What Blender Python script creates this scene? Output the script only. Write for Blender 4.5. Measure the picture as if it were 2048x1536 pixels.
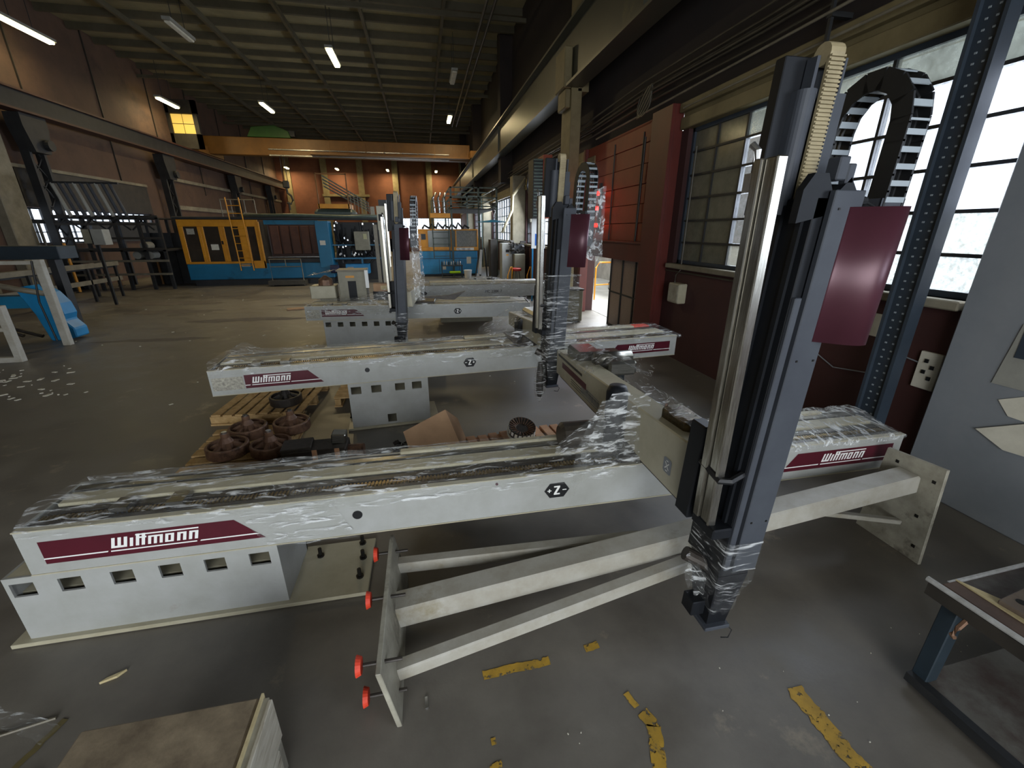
import bpy, bmesh, math, random
from mathutils import Matrix, Vector, noise
random.seed(7)
R = math.radians
for o in list(bpy.data.objects): bpy.data.objects.remove(o)
SC = bpy.context.scene
COL = SC.collection

# ------------------------------------------------------------------ camera, world, light, exposure
cd = bpy.data.cameras.new('camera'); cam = bpy.data.objects.new('camera', cd); COL.objects.link(cam)
cam.location = (0, 0, 2.0); cam.rotation_euler = (R(70), 0, R(-11.4))
cd.sensor_width = 36; cd.lens = 36 * 846 / 2048; cd.clip_start = .05; cd.clip_end = 300
SC.camera = cam
SC.view_settings.view_transform = 'Standard'; SC.view_settings.look = 'None'
SC.view_settings.gamma = 1; SC.view_settings.use_curve_mapping = False
SC.view_settings.exposure = 0.5
SC.cycles.use_denoising = True
SC.cycles.max_bounces = 8; SC.cycles.transparent_max_bounces = 24
SC.cycles.diffuse_bounces = 4; SC.cycles.sample_clamp_indirect = 4
W = bpy.data.worlds.new('world'); SC.world = W; W.use_nodes = True
W.node_tree.nodes['Background'].inputs[0].default_value = (.9, .96, 1, 1)
W.node_tree.nodes['Background'].inputs[1].default_value = 2.4

def area(name, loc, target, sx, sy, power, col):
    d = bpy.data.lights.new(name, 'AREA'); d.shape = 'RECTANGLE'; d.size = sx; d.size_y = sy
    d.energy = power; d.color = col
    o = bpy.data.objects.new(name, d); COL.objects.link(o); o.location = loc
    v = Vector(target) - Vector(loc)
    o.rotation_euler = v.to_track_quat('-Z', 'Y').to_euler(); return o
DAY = (.93, .965, 1.0)
# daylight entering by the big open gate behind the photographer and by the windows of the right wall
area('daylight_gate', (-1.0, -6.9, 2.6), (-.6, 0, 1.2), 6.0, 4.6, 310, DAY)
area('daylight_window', (4.6, 3.9, 2.5), (0, 3.9, 1.2), 4.6, 1.7, 300, DAY)
area('daylight_window', (4.6, -2.5, 2.5), (0, -2.0, .6), 5.0, 1.7, 230, DAY)
area('daylight_window', (4.7, 13.4, 2.5), (0, 12.4, .8), 6.5, 1.7, 640, (.9, .95, 1))
area('daylight_window', (4.7, 22.5, 2.5), (0, 21.5, 1), 7.0, 1.7, 560, (.9, .95, 1))
area('daylight_window', (4.7, 30.5, 2.5), (0, 30.5, 1), 7.0, 1.7, 420, (.9, .95, 1))
area('daylight_window', (-13.4, 20.6, 2.2), (0, 20.6, 1), 5.6, 1.0, 60, (.85, .93, 1))

# ------------------------------------------------------------------ materials
def lin(h):
    h = h.lstrip('#'); c = [int(h[i:i + 2], 16) / 255 for i in (0, 2, 4)]
    return tuple((v / 12.92 if v <= .04045 else ((v + .055) / 1.055) ** 2.4) for v in c) + (1,)
MATS = {}
def mat(name, c1, c2=None, scale=6, rough=.5, metal=0, bump=0, amount=.5, c3=None, scale3=2, t3=.62, stretch=None, spec=.5, rvar=0):
    if name in MATS: return MATS[name]
    m = bpy.data.materials.new(name); m.use_nodes = True; nt = m.node_tree; N = nt.nodes; Lk = nt.links
    b = N['Principled BSDF']; b.inputs['Roughness'].default_value = rough; b.inputs['Metallic'].default_value = metal
    b.inputs['Specular IOR Level'].default_value = spec
    b.inputs['Base Color'].default_value = lin(c1)
    tc = N.new('ShaderNodeTexCoord'); vec = tc.outputs['Object']
    if stretch:
        mp = N.new('ShaderNodeMapping'); mp.inputs['Scale'].default_value = stretch; Lk.new(vec, mp.inputs[0]); vec = mp.outputs[0]
    if c2 or bump or rvar:
        n = N.new('ShaderNodeTexNoise'); n.inputs['Scale'].default_value = scale; n.inputs['Detail'].default_value = 8
        n.inputs['Roughness'].default_value = .65; Lk.new(vec, n.inputs['Vector'])
    out = None
    if c2:
        r = N.new('ShaderNodeValToRGB'); r.color_ramp.elements[0].position = .5 - amount * .35; r.color_ramp.elements[1].position = .5 + amount * .35
        r.color_ramp.elements[0].color = lin(c1); r.color_ramp.elements[1].color = lin(c2)
        Lk.new(n.outputs[0], r.inputs[0]); out = r.outputs[0]
    if c3:
        n3 = N.new('ShaderNodeTexNoise'); n3.inputs['Scale'].default_value = scale3; n3.inputs['Detail'].default_value = 10
        n3.inputs['Roughness'].default_value = .7; Lk.new(vec, n3.inputs['Vector'])
        r3 = N.new('ShaderNodeValToRGB'); r3.color_ramp.elements[0].position = t3 - .06; r3.color_ramp.elements[1].position = t3 + .06
        Lk.new(n3.outputs[0], r3.inputs[0])
        mx = N.new('ShaderNodeMix'); mx.data_type = 'RGBA'; Lk.new(r3.outputs[0], mx.inputs[0])
        if out: Lk.new(out, mx.inputs[6])
        else: mx.inputs[6].default_value = lin(c1)
        mx.inputs[7].default_value = lin(c3); out = mx.outputs[2]
    if out: Lk.new(out, b.inputs['Base Color'])
    if rvar:
        mr = N.new('ShaderNodeMapRange'); mr.inputs[1].default_value = .3; mr.inputs[2].default_value = .7
        mr.inputs[3].default_value = rough - rvar; mr.inputs[4].default_value = rough + rvar
        Lk.new(n.outputs[0], mr.inputs[0]); Lk.new(mr.outputs[0], b.inputs['Roughness'])
    if bump:
        bp = N.new('ShaderNodeBump'); bp.inputs['Strength'].default_value = bump; bp.inputs['Distance'].default_value = .02
        Lk.new(n.outputs[0], bp.inputs['Height']); Lk.new(bp.outputs[0], b.inputs['Normal'])
    MATS[name] = m; return m
def emis(name, c, s):
    m = bpy.data.materials.new(name); m.use_nodes = True; b = m.node_tree.nodes['Principled BSDF']
    b.inputs['Base Color'].default_value = lin(c); b.inputs['Emission Color'].default_value = lin(c); b.inputs['Emission Strength'].default_value = s
    return m
def glass(name, tint, opacity, dirt, scale=9, rough=.6, trans=.0):
    """a dirty pane: clear glass mixed with a film of dirt that scatters the light behind it"""
    m = bpy.data.materials.new(name); m.use_nodes = True; N = m.node_tree.nodes; Lk = m.node_tree.links
    N.remove(N['Principled BSDF']); o = N['Material Output']
    t = N.new('ShaderNodeBsdfTransparent'); t.inputs[0].default_value = lin(tint)
    d = N.new('ShaderNodeBsdfDiffuse'); d.inputs[0].default_value = lin(dirt)
    tl = N.new('ShaderNodeBsdfTranslucent'); tl.inputs[0].default_value = lin(dirt)
    ms = N.new('ShaderNodeMixShader'); ms.inputs[0].default_value = trans
    Lk.new(d.outputs[0], ms.inputs[1]); Lk.new(tl.outputs[0], ms.inputs[2])
    n = N.new('ShaderNodeTexNoise'); n.inputs['Scale'].default_value = scale; n.inputs['Detail'].default_value = 9; n.inputs['Roughness'].default_value = .75
    tc = N.new('ShaderNodeTexCoord'); Lk.new(tc.outputs['Object'], n.inputs['Vector'])
    mr = N.new('ShaderNodeMapRange'); mr.inputs[1].default_value = .35; mr.inputs[2].default_value = .7
    mr.inputs[3].default_value = max(0, opacity - .25); mr.inputs[4].default_value = min(1, opacity + .25)
    Lk.new(n.outputs[0], mr.inputs[0])
    mx = N.new('ShaderNodeMixShader'); Lk.new(mr.outputs[0], mx.inputs[0]); Lk.new(t.outputs[0], mx.inputs[1]); Lk.new(ms.outputs[0], mx.inputs[2])
    g = N.new('ShaderNodeBsdfGlossy'); g.inputs['Roughness'].default_value = .12
    m2 = N.new('ShaderNodeMixShader'); m2.inputs[0].default_value = .06
    Lk.new(mx.outputs[0], m2.inputs[1]); Lk.new(g.outputs[0], m2.inputs[2]); Lk.new(m2.outputs[0], o.inputs[0])
    return m
def film(name, lo, hi, stretch=(3, 30, 30), thr=.52):
    """clear stretch film: transparent, with glossy creases and whitish stretched streaks"""
    m = bpy.data.materials.new(name); m.use_nodes = True; N = m.node_tree.nodes; Lk = m.node_tree.links
    b = N['Principled BSDF']; b.inputs['Base Color'].default_value = (.82, .84, .84, 1); b.inputs['Roughness'].default_value = .16
    o = N['Material Output']; t = N.new('ShaderNodeBsdfTransparent'); t.inputs[0].default_value = (.97, .97, .96, 1)
    tc = N.new('ShaderNodeTexCoord'); mp = N.new('ShaderNodeMapping'); mp.inputs['Scale'].default_value = stretch
    mp.inputs['Rotation'].default_value = (.2, .3, .35)
    Lk.new(tc.outputs['Object'], mp.inputs[0])
    n = N.new('ShaderNodeTexNoise'); n.inputs['Scale'].default_value = 1.6; n.inputs['Detail'].default_value = 6; n.inputs['Roughness'].default_value = .6; n.inputs['Distortion'].default_value = .8
    Lk.new(mp.outputs[0], n.inputs['Vector'])
    mr = N.new('ShaderNodeMapRange'); mr.inputs[1].default_value = thr; mr.inputs[2].default_value = thr + .14
    mr.inputs[3].default_value = lo; mr.inputs[4].default_value = hi; Lk.new(n.outputs[0], mr.inputs[0])
    bp = N.new('ShaderNodeBump'); bp.inputs['Strength'].default_value = .7; bp.inputs['Distance'].default_value = .03
    Lk.new(n.outputs[0], bp.inputs['Height']); Lk.new(bp.outputs[0], b.inputs['Normal'])
    mx = N.new('ShaderNodeMixShader'); Lk.new(mr.outputs[0], mx.inputs[0]); Lk.new(t.outputs[0], mx.inputs[1]); Lk.new(b.outputs[0], mx.inputs[2])
    Lk.new(mx.outputs[0], o.inputs[0]); return m

M_floor = mat('concrete_floor', '#504b45', '#827d73', 2.2, .46, bump=.2, amount=1.1, c3='#9a8f7b', scale3=1.6, t3=.66, rvar=.14)
M_white = mat('white_paint', '#a5a6a3', '#989993', 5, .4, c3='#8f8a7e', scale3=3, t3=.72)
M_cream = mat('cream_paint', '#b4ae97', '#a19a82', 4, .42, c3='#8d8468', scale3=3, t3=.7)
M_plate = mat('worn_cream_plate', '#a9a595', '#837e70', 7, .5, bump=.1, c3='#5b554a', scale3=4, t3=.62)
M_tube = mat('dusty_white_tube', '#aeaba1', '#989283', 6, .5, c3='#8a8168', scale3=2.2, t3=.64)
M_maroon = mat('maroon_print', '#46121e', '#501623', 5, .35)
M_print = mat('white_print', '#e6e6e2', None, rough=.4)
M_blackprint = mat('black_print', '#17181a', None, rough=.4)
M_steel = mat('ground_steel', '#8d8b84', '#6f6d66', 8, .3, metal=.9, stretch=(1, 12, 12))
M_rail = mat('yellow_reflection_rail', '#9a8248', '#6d5a30', 30, .3, metal=.8)  # yellow reflection on the steel rack, put into its colour
M_darkrail = mat('oily_dark_rail', '#2c2925', '#453e34', 12, .4, metal=.3)
M_black = mat('black_anodised', '#0d0f13', '#15181d', 4, .55, spec=.3)
M_grey = mat('grey_blue_sheet', '#3a3d44', '#44484e', 5, .55, metal=0, spec=.3)
M_cross = mat('grey_crossbar', '#8b949a', '#9aa3a8', 5, .4)
M_alu = mat('bare_aluminium', '#b9b6ad', '#8f8b80', 14, .26, metal=.95, stretch=(14, 14, 1))
M_belt = mat('toothed_belt', '#a89a78', '#85795b', 9, .6)
M_red = mat('wine_red_cover', '#4a2630', '#532c37', 3, .38, metal=.3, spec=.6)
M_rubber = mat('black_rubber', '#0f1012', '#1a1b1d', 9, .55)
M_wood = mat('pallet_wood', '#c7a675', '#a5844f', 5, .75, bump=.15, stretch=(3, 3, 3), c3='#5f4628', scale3=5, t3=.66)
M_woodred = mat('reddish_pallet_wood', '#cf9f78', '#ad7f5d', 6, .75, bump=.15)
M_rust = mat('rusty_iron', '#63493a', '#86664f', 10, .5, metal=.3, bump=.25, c3='#3a2822', scale3=7, t3=.58)
M_iron = mat('oily_iron', '#2e2b28', '#46403a', 9, .45, metal=.4, bump=.2)
M_card = mat('cardboard', '#b3906e', '#a07e5f', 5, .8)
M_filth = mat('filthy_plywood', '#544839', '#97886f', 9, .7, bump=.25, amount=.8, c3='#a39a85', scale3=3, t3=.66)
M_whitewood = mat('white_painted_board', '#bdb8a8', '#9c9482', 9, .6, bump=.1, stretch=(6, 1, 6), c3='#6b6251', scale3=5, t3=.66)
M_yel = mat('yellow_floor_paint', '#c29a35', '#9b7c30', 9, .6, c3='#57503f', scale3=14, t3=.64)
_n = M_yel.node_tree; _N = _n.nodes; _b = _N['Principled BSDF']; _t = _N.new('ShaderNodeBsdfTransparent'); _m = _N.new('ShaderNodeMixShader')
_q = _N.new('ShaderNodeTexNoise'); _q.inputs['Scale'].default_value = 26; _q.inputs['Detail'].default_value = 8; _q.inputs['Roughness'].default_value = .7
_c = _N.new('ShaderNodeTexCoord'); _n.links.new(_c.outputs['Object'], _q.inputs['Vector']); _r = _N.new('ShaderNodeValToRGB'); _r.color_ramp.elements[0].position = .56; _r.color_ramp.elements[1].position = .6
_n.links.new(_q.outputs[0], _r.inputs[0]); _n.links.new(_r.outputs[0], _m.inputs[0]); _n.links.new(_b.outputs[0], _m.inputs[1]); _n.links.new(_t.outputs[0], _m.inputs[2]); _n.links.new(_m.outputs[0], _N['Material Output'].inputs[0])
M_yelold = mat('faded_yellow_paint', '#6d6138', '#5a5238', 9, .6)
M_orange = mat('orange_steel', '#d8951f', '#c07f18', 3, .45)
M_blue = mat('blue_steel', '#1a6f95', '#15607f', 2, .42, c3='#123c4c', scale3=1.2, t3=.66)
M_bluebright = mat('bright_blue_steel', '#1c86bd', '#1a76a6', 3, .42)
M_tint = mat('tinted_guard', '#2c2620', '#3c342a', 2, .18)
M_tintg = mat('green_tinted_guard', '#33413d', '#46544e', 2, .18)
M_dark = mat('dark_steel', '#1b1d1f', '#2b2c2d', 3, .55)
M_dark2 = mat('sooty_steel', '#25221e', '#37322b', 3, .6)
M_grn = mat('grey_green_steel', '#38453f', '#4b554d', 4, .5)
M_brickL = mat('brown_cladding', '#5c4537', '#4c3a2f', 1.4, .8, bump=.1, c3='#42302a', scale3=.6, t3=.6)
M_brickB = mat('rust_coloured_wall', '#70442f', '#5e3826', 1.2, .8, bump=.1)
M_wallR = mat('oxblood_wall', '#43221f', '#361c1c', 1.5, .75, bump=.08)
M_upper = mat('sooty_upper_wall', '#2a201d', '#1f1917', 1.2, .85)
M_concrete = mat('stained_concrete', '#8b8471', '#6d6655', 2.4, .8, bump=.15)
M_greypier = mat('grey_painted_pier', '#84888d', '#767b81', 1.6, .6, bump=.06)
M_ivory = mat('ivory_column_paint', '#7d7150', '#665b3e', 3, .6)
M_girder = mat('crane_girder_paint', '#4b4a3d', '#3c3d36', .8, .38, c3='#6d6644', scale3=.6, t3=.66)
M_redframe = mat('red_door_steel', '#5e2118', '#4d1a13', 2, .5)
M_shutter = mat('orange_shutter', '#8a3a1f', '#773119', 2, .55)
M_bolt = mat('dark_bolt', '#1a1815', None, rough=.5, metal=.4)
M_foot = mat('red_rubber_foot', '#e0492f', '#cf3b25', 12, .5)
M_ceil = mat('dark_deck', '#958b6a', '#7d7558', 1.2, .8)
M_purl = mat('purlin_steel', '#4a4432', '#575140', 2, .7)
M_crane = mat('ochre_crane_paint', '#7d5520', '#684618', 1.5, .5)
M_paper = mat('paper', '#dad6c6', '#c6c2b2', 5, .8)
M_paperdark = mat('printed_paper', '#b6b2a2', '#75726a', 40, .8)
M_green = mat('green_cover', '#2f5a1c', '#264a18', 3, .5)
M_boxg = mat('grey_machine_box', '#8f8b78', '#7a7664', 4, .5)
M_cabg = mat('light_grey_cabinet', '#9c9c94', '#8b8b84', 4, .45)
M_pipe = mat('grimy_pipe', '#4b4538', '#38332a', 5, .5)
M_pipel = mat('pale_pipe', '#7f7866', '#665f50', 5, .5)
M_ofoot = mat('brown_sheet', '#4a2a1e', '#3d231a', 3, .5)
M_post = mat('slate_blue_steel', '#333d48', '#29323c', 3, .5)
M_leg = mat('blue_grey_paint', '#27343d', '#1e2930', 6, .5)
M_shelf = mat('scuffed_shelf', '#6f6d66', '#57534c', 4, .45, c3='#473a34', scale3=1.5, t3=.55)
M_edge = mat('worn_light_edge', '#b9b9b6', '#94928c', 20, .4)
M_bare = mat('bright_edge', '#c8c8c6', '#a5a5a2', 20, .25, metal=.9)
M_tablewood = mat('rotten_plank', '#4a3a31', '#5d4a3d', 7, .8, bump=.2)
M_chip = mat('splintered_wood', '#cdbf95', '#b09f75', 12, .8, bump=.2)
M_hiviz = mat('lime_cloth', '#a8d61f', None, rough=.7)
M_whitesheet = mat('white_tarp', '#c9c9c6', '#adadaa', 5, .7)
M_film = film('stretch_film', .05, .8, (4, 18, 22), .53)
M_film2 = film('stretch_film_vertical', .03, .7, (3, 5, 34), .53)
M_filmw = film('stretch_film_dense', .12, .85, (16, 5, 12), .5)
M_lamp = emis('lamp_tube', '#fff0b0', 14)
M_beacon = emis('red_beacon', '#ff1a10', 4)
G_clear = glass('dirty_glass', '#f4f8ff', .12, '#9a9d98', 9)
G_spot = glass('spotted_glass', '#eef2f4', .42, '#77756c', 28, trans=.4)
G_dark = glass('blackened_glass', '#3c3b36', .85, '#6e6b5e', 5, trans=.25)
G_top = glass('sooty_glass', '#b5bab8', .6, '#6e706c', 3, trans=.5)
G_warm = emis('lit_pane', '#c9a44c', .9)

# ------------------------------------------------------------------ mesh helpers
class MB:
    def __init__(s): s.v = []; s.f = []
    def add(s, vs, fs):
        n = len(s.v); s.v += [tuple(v) for v in vs]; s.f += [tuple(i + n for i in f) for f in fs]; return s
    def hexa(s, p): return s.add(p, [(0, 3, 2, 1), (4, 5, 6, 7), (0, 1, 5, 4), (1, 2, 6, 5), (2, 3, 7, 6), (3, 0, 4, 7)])
    def box(s, x0, x1, y0, y1, z0, z1):
        return s.hexa([(x0, y0, z0), (x1, y0, z0), (x1, y1, z0), (x0, y1, z0), (x0, y0, z1), (x1, y0, z1), (x1, y1, z1), (x0, y1, z1)])
    def obox(s, c, size, rx=0, ry=0, rz=0):
        M = Matrix.Translation(c) @ Matrix.Rotation(rz, 4, 'Z') @ Matrix.Rotation(ry, 4, 'Y') @ Matrix.Rotation(rx, 4, 'X')
        a, b, d = [q / 2 for q in size]
        return s.hexa([M @ Vector(p) for p in ((-a, -b, -d), (a, -b, -d), (a, b, -d), (-a, b, -d), (-a, -b, d), (a, -b, d), (a, b, d), (-a, b, d))])
    def frame(s, p0, p1, up=(0, 0, 1)):
        d = (Vector(p1) - Vector(p0)).normalized(); u = Vector(up)
        if abs(d.dot(u)) > .98: u = Vector((1, 0, 0))
        a = d.cross(u).normalized(); b = a.cross(d).normalized(); return a, b
    def bar(s, p0, p1, w, h=None, w1=None, h1=None, up=(0, 0, 1)):
        h = h or w; w1 = w1 or w; h1 = h1 or h; a, b = s.frame(p0, p1, up); p0 = Vector(p0); p1 = Vector(p1)
        q = []
        for p, ww, hh in ((p0, w, h), (p1, w1, h1)):
            for i, j in ((-1, -1), (1, -1), (1, 1), (-1, 1)): q.append(p + a * i * ww / 2 + b * j * hh / 2)
        return s.hexa(q)
    def tube(s, pts, r, n=8, r1=None, cap=True):
        pts = [Vector(p) for p in pts]; vs = []; fs = []; m = len(pts)
        for k, p in enumerate(pts):
            d0 = pts[max(0, k - 1)]; d1 = pts[min(m - 1, k + 1)]
            a, b = s.frame(d0, d1); rr = r if r1 is None else r + (r1 - r) * k / (m - 1)
            vs += [p + a * math.cos(2 * math.pi * i / n) * rr + b * math.sin(2 * math.pi * i / n) * rr for i in range(n)]
        for k in range(m - 1):
            for i in range(n): j = (i + 1) % n; fs.append((k * n + i, k * n + j, (k + 1) * n + j, (k + 1) * n + i))
        if cap: fs += [tuple(range(n))[::-1], tuple((m - 1) * n + i for i in range(n))]
        return s.add(vs, fs)
    def lathe(s, prof, n=24, c=(0, 0, 0), cap=True):
        vs = []; fs = []; m = len(prof)
        for r, z in prof: vs += [(c[0] + r * math.cos(2 * math.pi * i / n), c[1] + r * math.sin(2 * math.pi * i / n), c[2] + z) for i in range(n)]
        for k in range(m - 1):
            for i in range(n): j = (i + 1) % n; fs.append((k * n + i, k * n + j, (k + 1) * n + j, (k + 1) * n + i))
        if cap: fs += [tuple(range(n))[::-1], tuple((m - 1) * n + i for i in range(n))]
        return s.add(vs, fs)
    def prism(s, poly, d, f):
        """poly: 2D points, f(u, v, w) -> xyz for w in d=(w0, w1)"""
        n = len(poly); vs = [f(u, v, d[0]) for u, v in poly] + [f(u, v, d[1]) for u, v in poly]
        return s.add(vs, [tuple(range(n))[::-1], tuple(range(n, 2 * n))] + [(i, (i + 1) % n, n + (i + 1) % n, n + i) for i in range(n)])
    def grid(s, nu, nv, f):
        vs = [f(i / nu, j / nv) for j in range(nv + 1) for i in range(nu + 1)]
        return s.add(vs, [(j * (nu + 1) + i, j * (nu + 1) + i + 1, (j + 1) * (nu + 1) + i + 1, (j + 1) * (nu + 1) + i) for j in range(nv) for i in range(nu)])
    def build(s, name, m, parent=None, smooth=False, bevel=0, solid=0):
        me = bpy.data.meshes.new(name); me.from_pydata(s.v, [], s.f); me.materials.append(m)
        bm = bmesh.new(); bm.from_mesh(me); bmesh.ops.recalc_face_normals(bm, faces=bm.faces); bm.to_mesh(me); bm.free()
        if smooth:
            for p in me.polygons: p.use_smooth = True
        o = bpy.data.objects.new(name, me); COL.objects.link(o); o.parent = parent
        if solid: q = o.modifiers.new('s', 'SOLIDIFY'); q.thickness = solid
        if bevel:
            q = o.modifiers.new('b', 'BEVEL'); q.width = bevel; q.segments = 1; q.limit_method = 'ANGLE'
        return o
def thing(name, label, cat, loc=(0, 0, 0), rz=0, group=None, rx=0, ry=0):
    o = bpy.data.objects.new(name, None); COL.objects.link(o); o.empty_display_size = .05
    o.location = loc; o.rotation_euler = (rx, ry, rz); o['label'] = label; o['category'] = cat
    if group: o['group'] = group
    return o
def tag(o, label, cat, group=None):
    o['label'] = label; o['category'] = cat
    if group: o['group'] = group
    return o
def struct(o): o['kind'] = 'structure'; return o
def stuff(o): o['kind'] = 'stuff'; return o
def dup(root, loc=None, rz=None, label=None):
    r = root.copy(); COL.objects.link(r)
    if loc: r.location = loc
    if rz is not None: r.rotation_euler = (root.rotation_euler[0], root.rotation_euler[1], rz)
    if label: r['label'] = label
    for ch in list(root.children):
        c = ch.copy(); COL.objects.link(c); c.parent = r
        for g in ch.children: d = g.copy(); COL.objects.link(d); d.parent = c
    return r
def B(name, m, parent, *bx, bevel=0, smooth=False):
    mb = MB()
    for b in bx: mb.box(*b)
    return mb.build(name, m, parent, bevel=bevel, smooth=smooth)
def copyobj(o, parent, loc=None, rot=None):
    c = o.copy(); COL.objects.link(c); c.parent = parent
    if loc: c.location = loc
    if rot: c.rotation_euler = rot
    return c
def wob(x, y, z, a=.02, s=3.0):
    n = noise.noise_vector(Vector((x * s, y * s, z * s))); return (x + n[0] * a, y + n[1] * a, z + n[2] * a)

# ================================================================== SETTING
XR, XL, YB, ZC = 3.95, -12.3, 45.0, 9.2
floor = struct(B('floor', M_floor, None, (XL - 1, XR + 9, -8, YB + 1, -.2, 0)))
# right wall: strips round the window and door openings
wall_right = struct(B('wall_right', M_wallR, None, (XR, XR + .35, -6, 7.0, 0, 1.5), (XR, XR + .35, 10.6, YB, 0, 1.5), (XR, XR + .35, 1.2, 2.3, 1.5, 3.4), (XR, XR + .35, -6, -5, 1.5, 3.4),
    (XR, XR + .35, -.2, 1.2, 1.5, 3.4), (XR, XR + .35, 6.45, 7.0, 1.5, 3.4), (XR, XR + .35, 16.9, 17.6, 1.5, 3.4),
    (XR, XR + .35, 25.2, 26.4, 1.5, 3.4), (XR, XR + .35, 33.8, YB, 1.5, 3.4)))
B('upper_wall', M_upper, wall_right, (XR, XR + .35, -6, YB, 3.75, ZC))
B('lintel', M_ivory, wall_right, (XR - .06, XR + .35, -6, 6.6, 3.4, 3.56), (XR - .06, XR + .35, 10.0, YB, 3.4, 3.56), (XR - .1, XR + .35, -6, 6.6, 3.62, 3.74), (XR - .02, XR + .35, -6, 6.6, 3.56, 3.76), (XR - .02, XR + .35, 10.0, YB, 3.56, 3.76), bevel=.01)
B('window_sill', M_concrete, wall_right, (XR - .1, XR + .2, 2.42, 6.5, 1.43, 1.5), (XR - .06, XR + .2, 10.6, 33.8, 1.43, 1.5), bevel=.01)
def window(n, y0, y1, z0, z1, cols, rows, choose, x=XR + .1, bar=.028):
    w = bpy.data.objects.new('window_%d' % n, None); COL.objects.link(w); w['kind'] = 'structure'
    fr = MB()
    fr.box(x - .03, x + .05, y0, y1, z0, z0 + .05).box(x - .03, x + .05, y0, y1, z1 - .05, z1).box(x - .03, x + .05, y0, y0 + .05, z0, z1).box(x - .03, x + .05, y1 - .05, y1, z0, z1)
    fr.build('window_frame', M_post if n < 3 else M_dark, w)
    for i in range(1, cols): y = y0 + (y1 - y0) * i / cols; B('glazing_bar', M_dark, w, (x - .02, x + .04, y - bar / 2, y + bar / 2, z0 + .05, z1 - .05))
    for j in range(1, rows): z = z0 + (z1 - z0) * j / rows; B('glazing_bar', M_dark, w, (x - .022, x + .042, y0 + .05, y1 - .05, z - bar / 2, z + bar / 2))
    dy = (y1 - y0) / cols; dz = (z1 - z0) / rows
    for i in range(cols):
        for j in range(rows):
            ya, za = y0 + i * dy + bar / 2, z0 + j * dz + bar / 2; t = random.uniform(-.004, .004)
            B('pane', choose(i, j), w, (x + .005 + t, x + .01 + t, ya, ya + dy - bar, za, za + dz - bar))
    return w
def near_choice(i, j):
    if i >= 5 and j < 6: return G_dark
    return G_top if j == 5 else (G_spot if j == 0 or (j == 1 and i < 3) else G_clear)
window(1, 2.42, 6.45, 1.5, 3.4, 7, 6, near_choice)
window(2, -5, -.2, 1.5, 3.4, 5, 4, lambda i, j: G_clear)
window(3, 10.62, 16.9, 1.5, 3.4, 9, 5, lambda i, j: G_spot if random.random() < .25 else G_clear)
window(4, 17.6, 25.2, 1.5, 3.4, 12, 5, lambda i, j: G_spot if random.random() < .25 else G_clear)
window(5, 26.4, 33.8, 1.5, 3.4, 9, 5, lambda i, j: G_clear)
# pier with papers at the right edge
pier = struct(B('trim_1', M_greypier, None, (XR - .12, XR, -1.0, 2.38, 0, 4.2), bevel=.01))
# slate-blue perforated post in front of the window
post = thing('perforated_post', 'slate blue perforated steel post standing before the bright window beside the grey pier', 'post', (3.74, 2.7, 0))
B('web', M_post, post, (-.03, .03, -.085, .085, 0, 4.6), bevel=.004)
B('flange', M_post, post, (-.06, .05, -.1, -.075, 0, 4.6)); B('flange', M_post, post, (-.06, .05, .075, .1, 0, 4.6))
mb = MB()
for k in range(60):
    z = .5 + k * .062
    for yy in (-.03, .03): mb.box(-.034, -.030, yy - .008, yy + .008, z, z + .012)
stuff(mb.build('slot_holes', M_cross, post))
# papers, plates and switches on wall and pier
def sheet_on(name, label, cat, x, pts, m, th=.006, group=None):
    """flat plate fixed to the right wall: pts are (y, z)"""
    o = MB().prism(pts, (x - th, x), lambda u, v, w: (w, u, v)).build(name, m)
    return tag(o, label, cat, group)
PX = XR - .12
for nm, lab, pts, mm in (
    ('paper_sheet', 'torn beige paper sheet stuck on the grey pier, upper of the two', [(1.99, .90), (1.6, 1.12), (1.6, .8), (1.91, .81)], M_paper),
    ('paper_sheet', 'creased beige paper hanging low on the grey pier below the other sheet', [(2.04, .656), (1.6, .93), (1.6, .6), (1.86, .578)], M_paper)):
    y = [p[0] for p in pts]; o = sheet_on(nm, lab, 'paper', PX - (.008 if 'low' in lab else 0), pts, mm)
o = sheet_on('notice', 'faded printed notice with a blue header on the grey pier below the window', 'notice', PX, [(2.02, 1.42), (1.5, 1.42), (1.5, 1.0), (2.06, 1.0)], M_cabg)
MB().prism([(2.0, 1.39), (1.52, 1.39), (1.52, 1.2), (2.0, 1.2)], (PX - .009, PX - .006), lambda u, v, w: (w, u, v)).build('header', M_post, o)
sw = thing('switch_plate', 'dirty cream switch plate with black marks between the slate post and the pier', 'switch', (XR, 2.52, .78))
B('plate', M_paper, sw, (-.03, 0, -.08, .08, 0, .3), bevel=.004)
for k in range(4): B('switch', M_blackprint, sw, (-.04, -.03, -.045 + (k % 2) * .05, -.02 + (k % 2) * .05, .08 + k * .045, .11 + k * .045))
pl = thing('cover_plate', 'pale rectangular cover plate with corner screws on the oxblood wall under the window', 'plate', (XR, 2.95, 1.1))
B('plate', M_paper, pl, (-.012, 0, -.16, .16, 0, .2))
for a in (-.14, .14):
    for c in (.02, .18): B('screw', M_bolt, pl, (-.016, -.012, a - .007, a + .007, c - .007, c + .007))
jb = thing('junction_box', 'rust stained cream junction box on the wall beside the red door post', 'box', (XR, 6.1, .92))
B('body', M_cream, jb, (-.14, 0, -.15, .15, 0, .3), bevel=.012)
B('lid', M_plate, jb, (-.15, -.14, -.13, .13, .02, .28), bevel=.004); MB().tube([(-.1, .05, .3), (-.1, .05, .42), (-.03, .05, .5), (-.03, .05, 2.2)], .012).build('conduit', M_pipe, jb)
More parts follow.
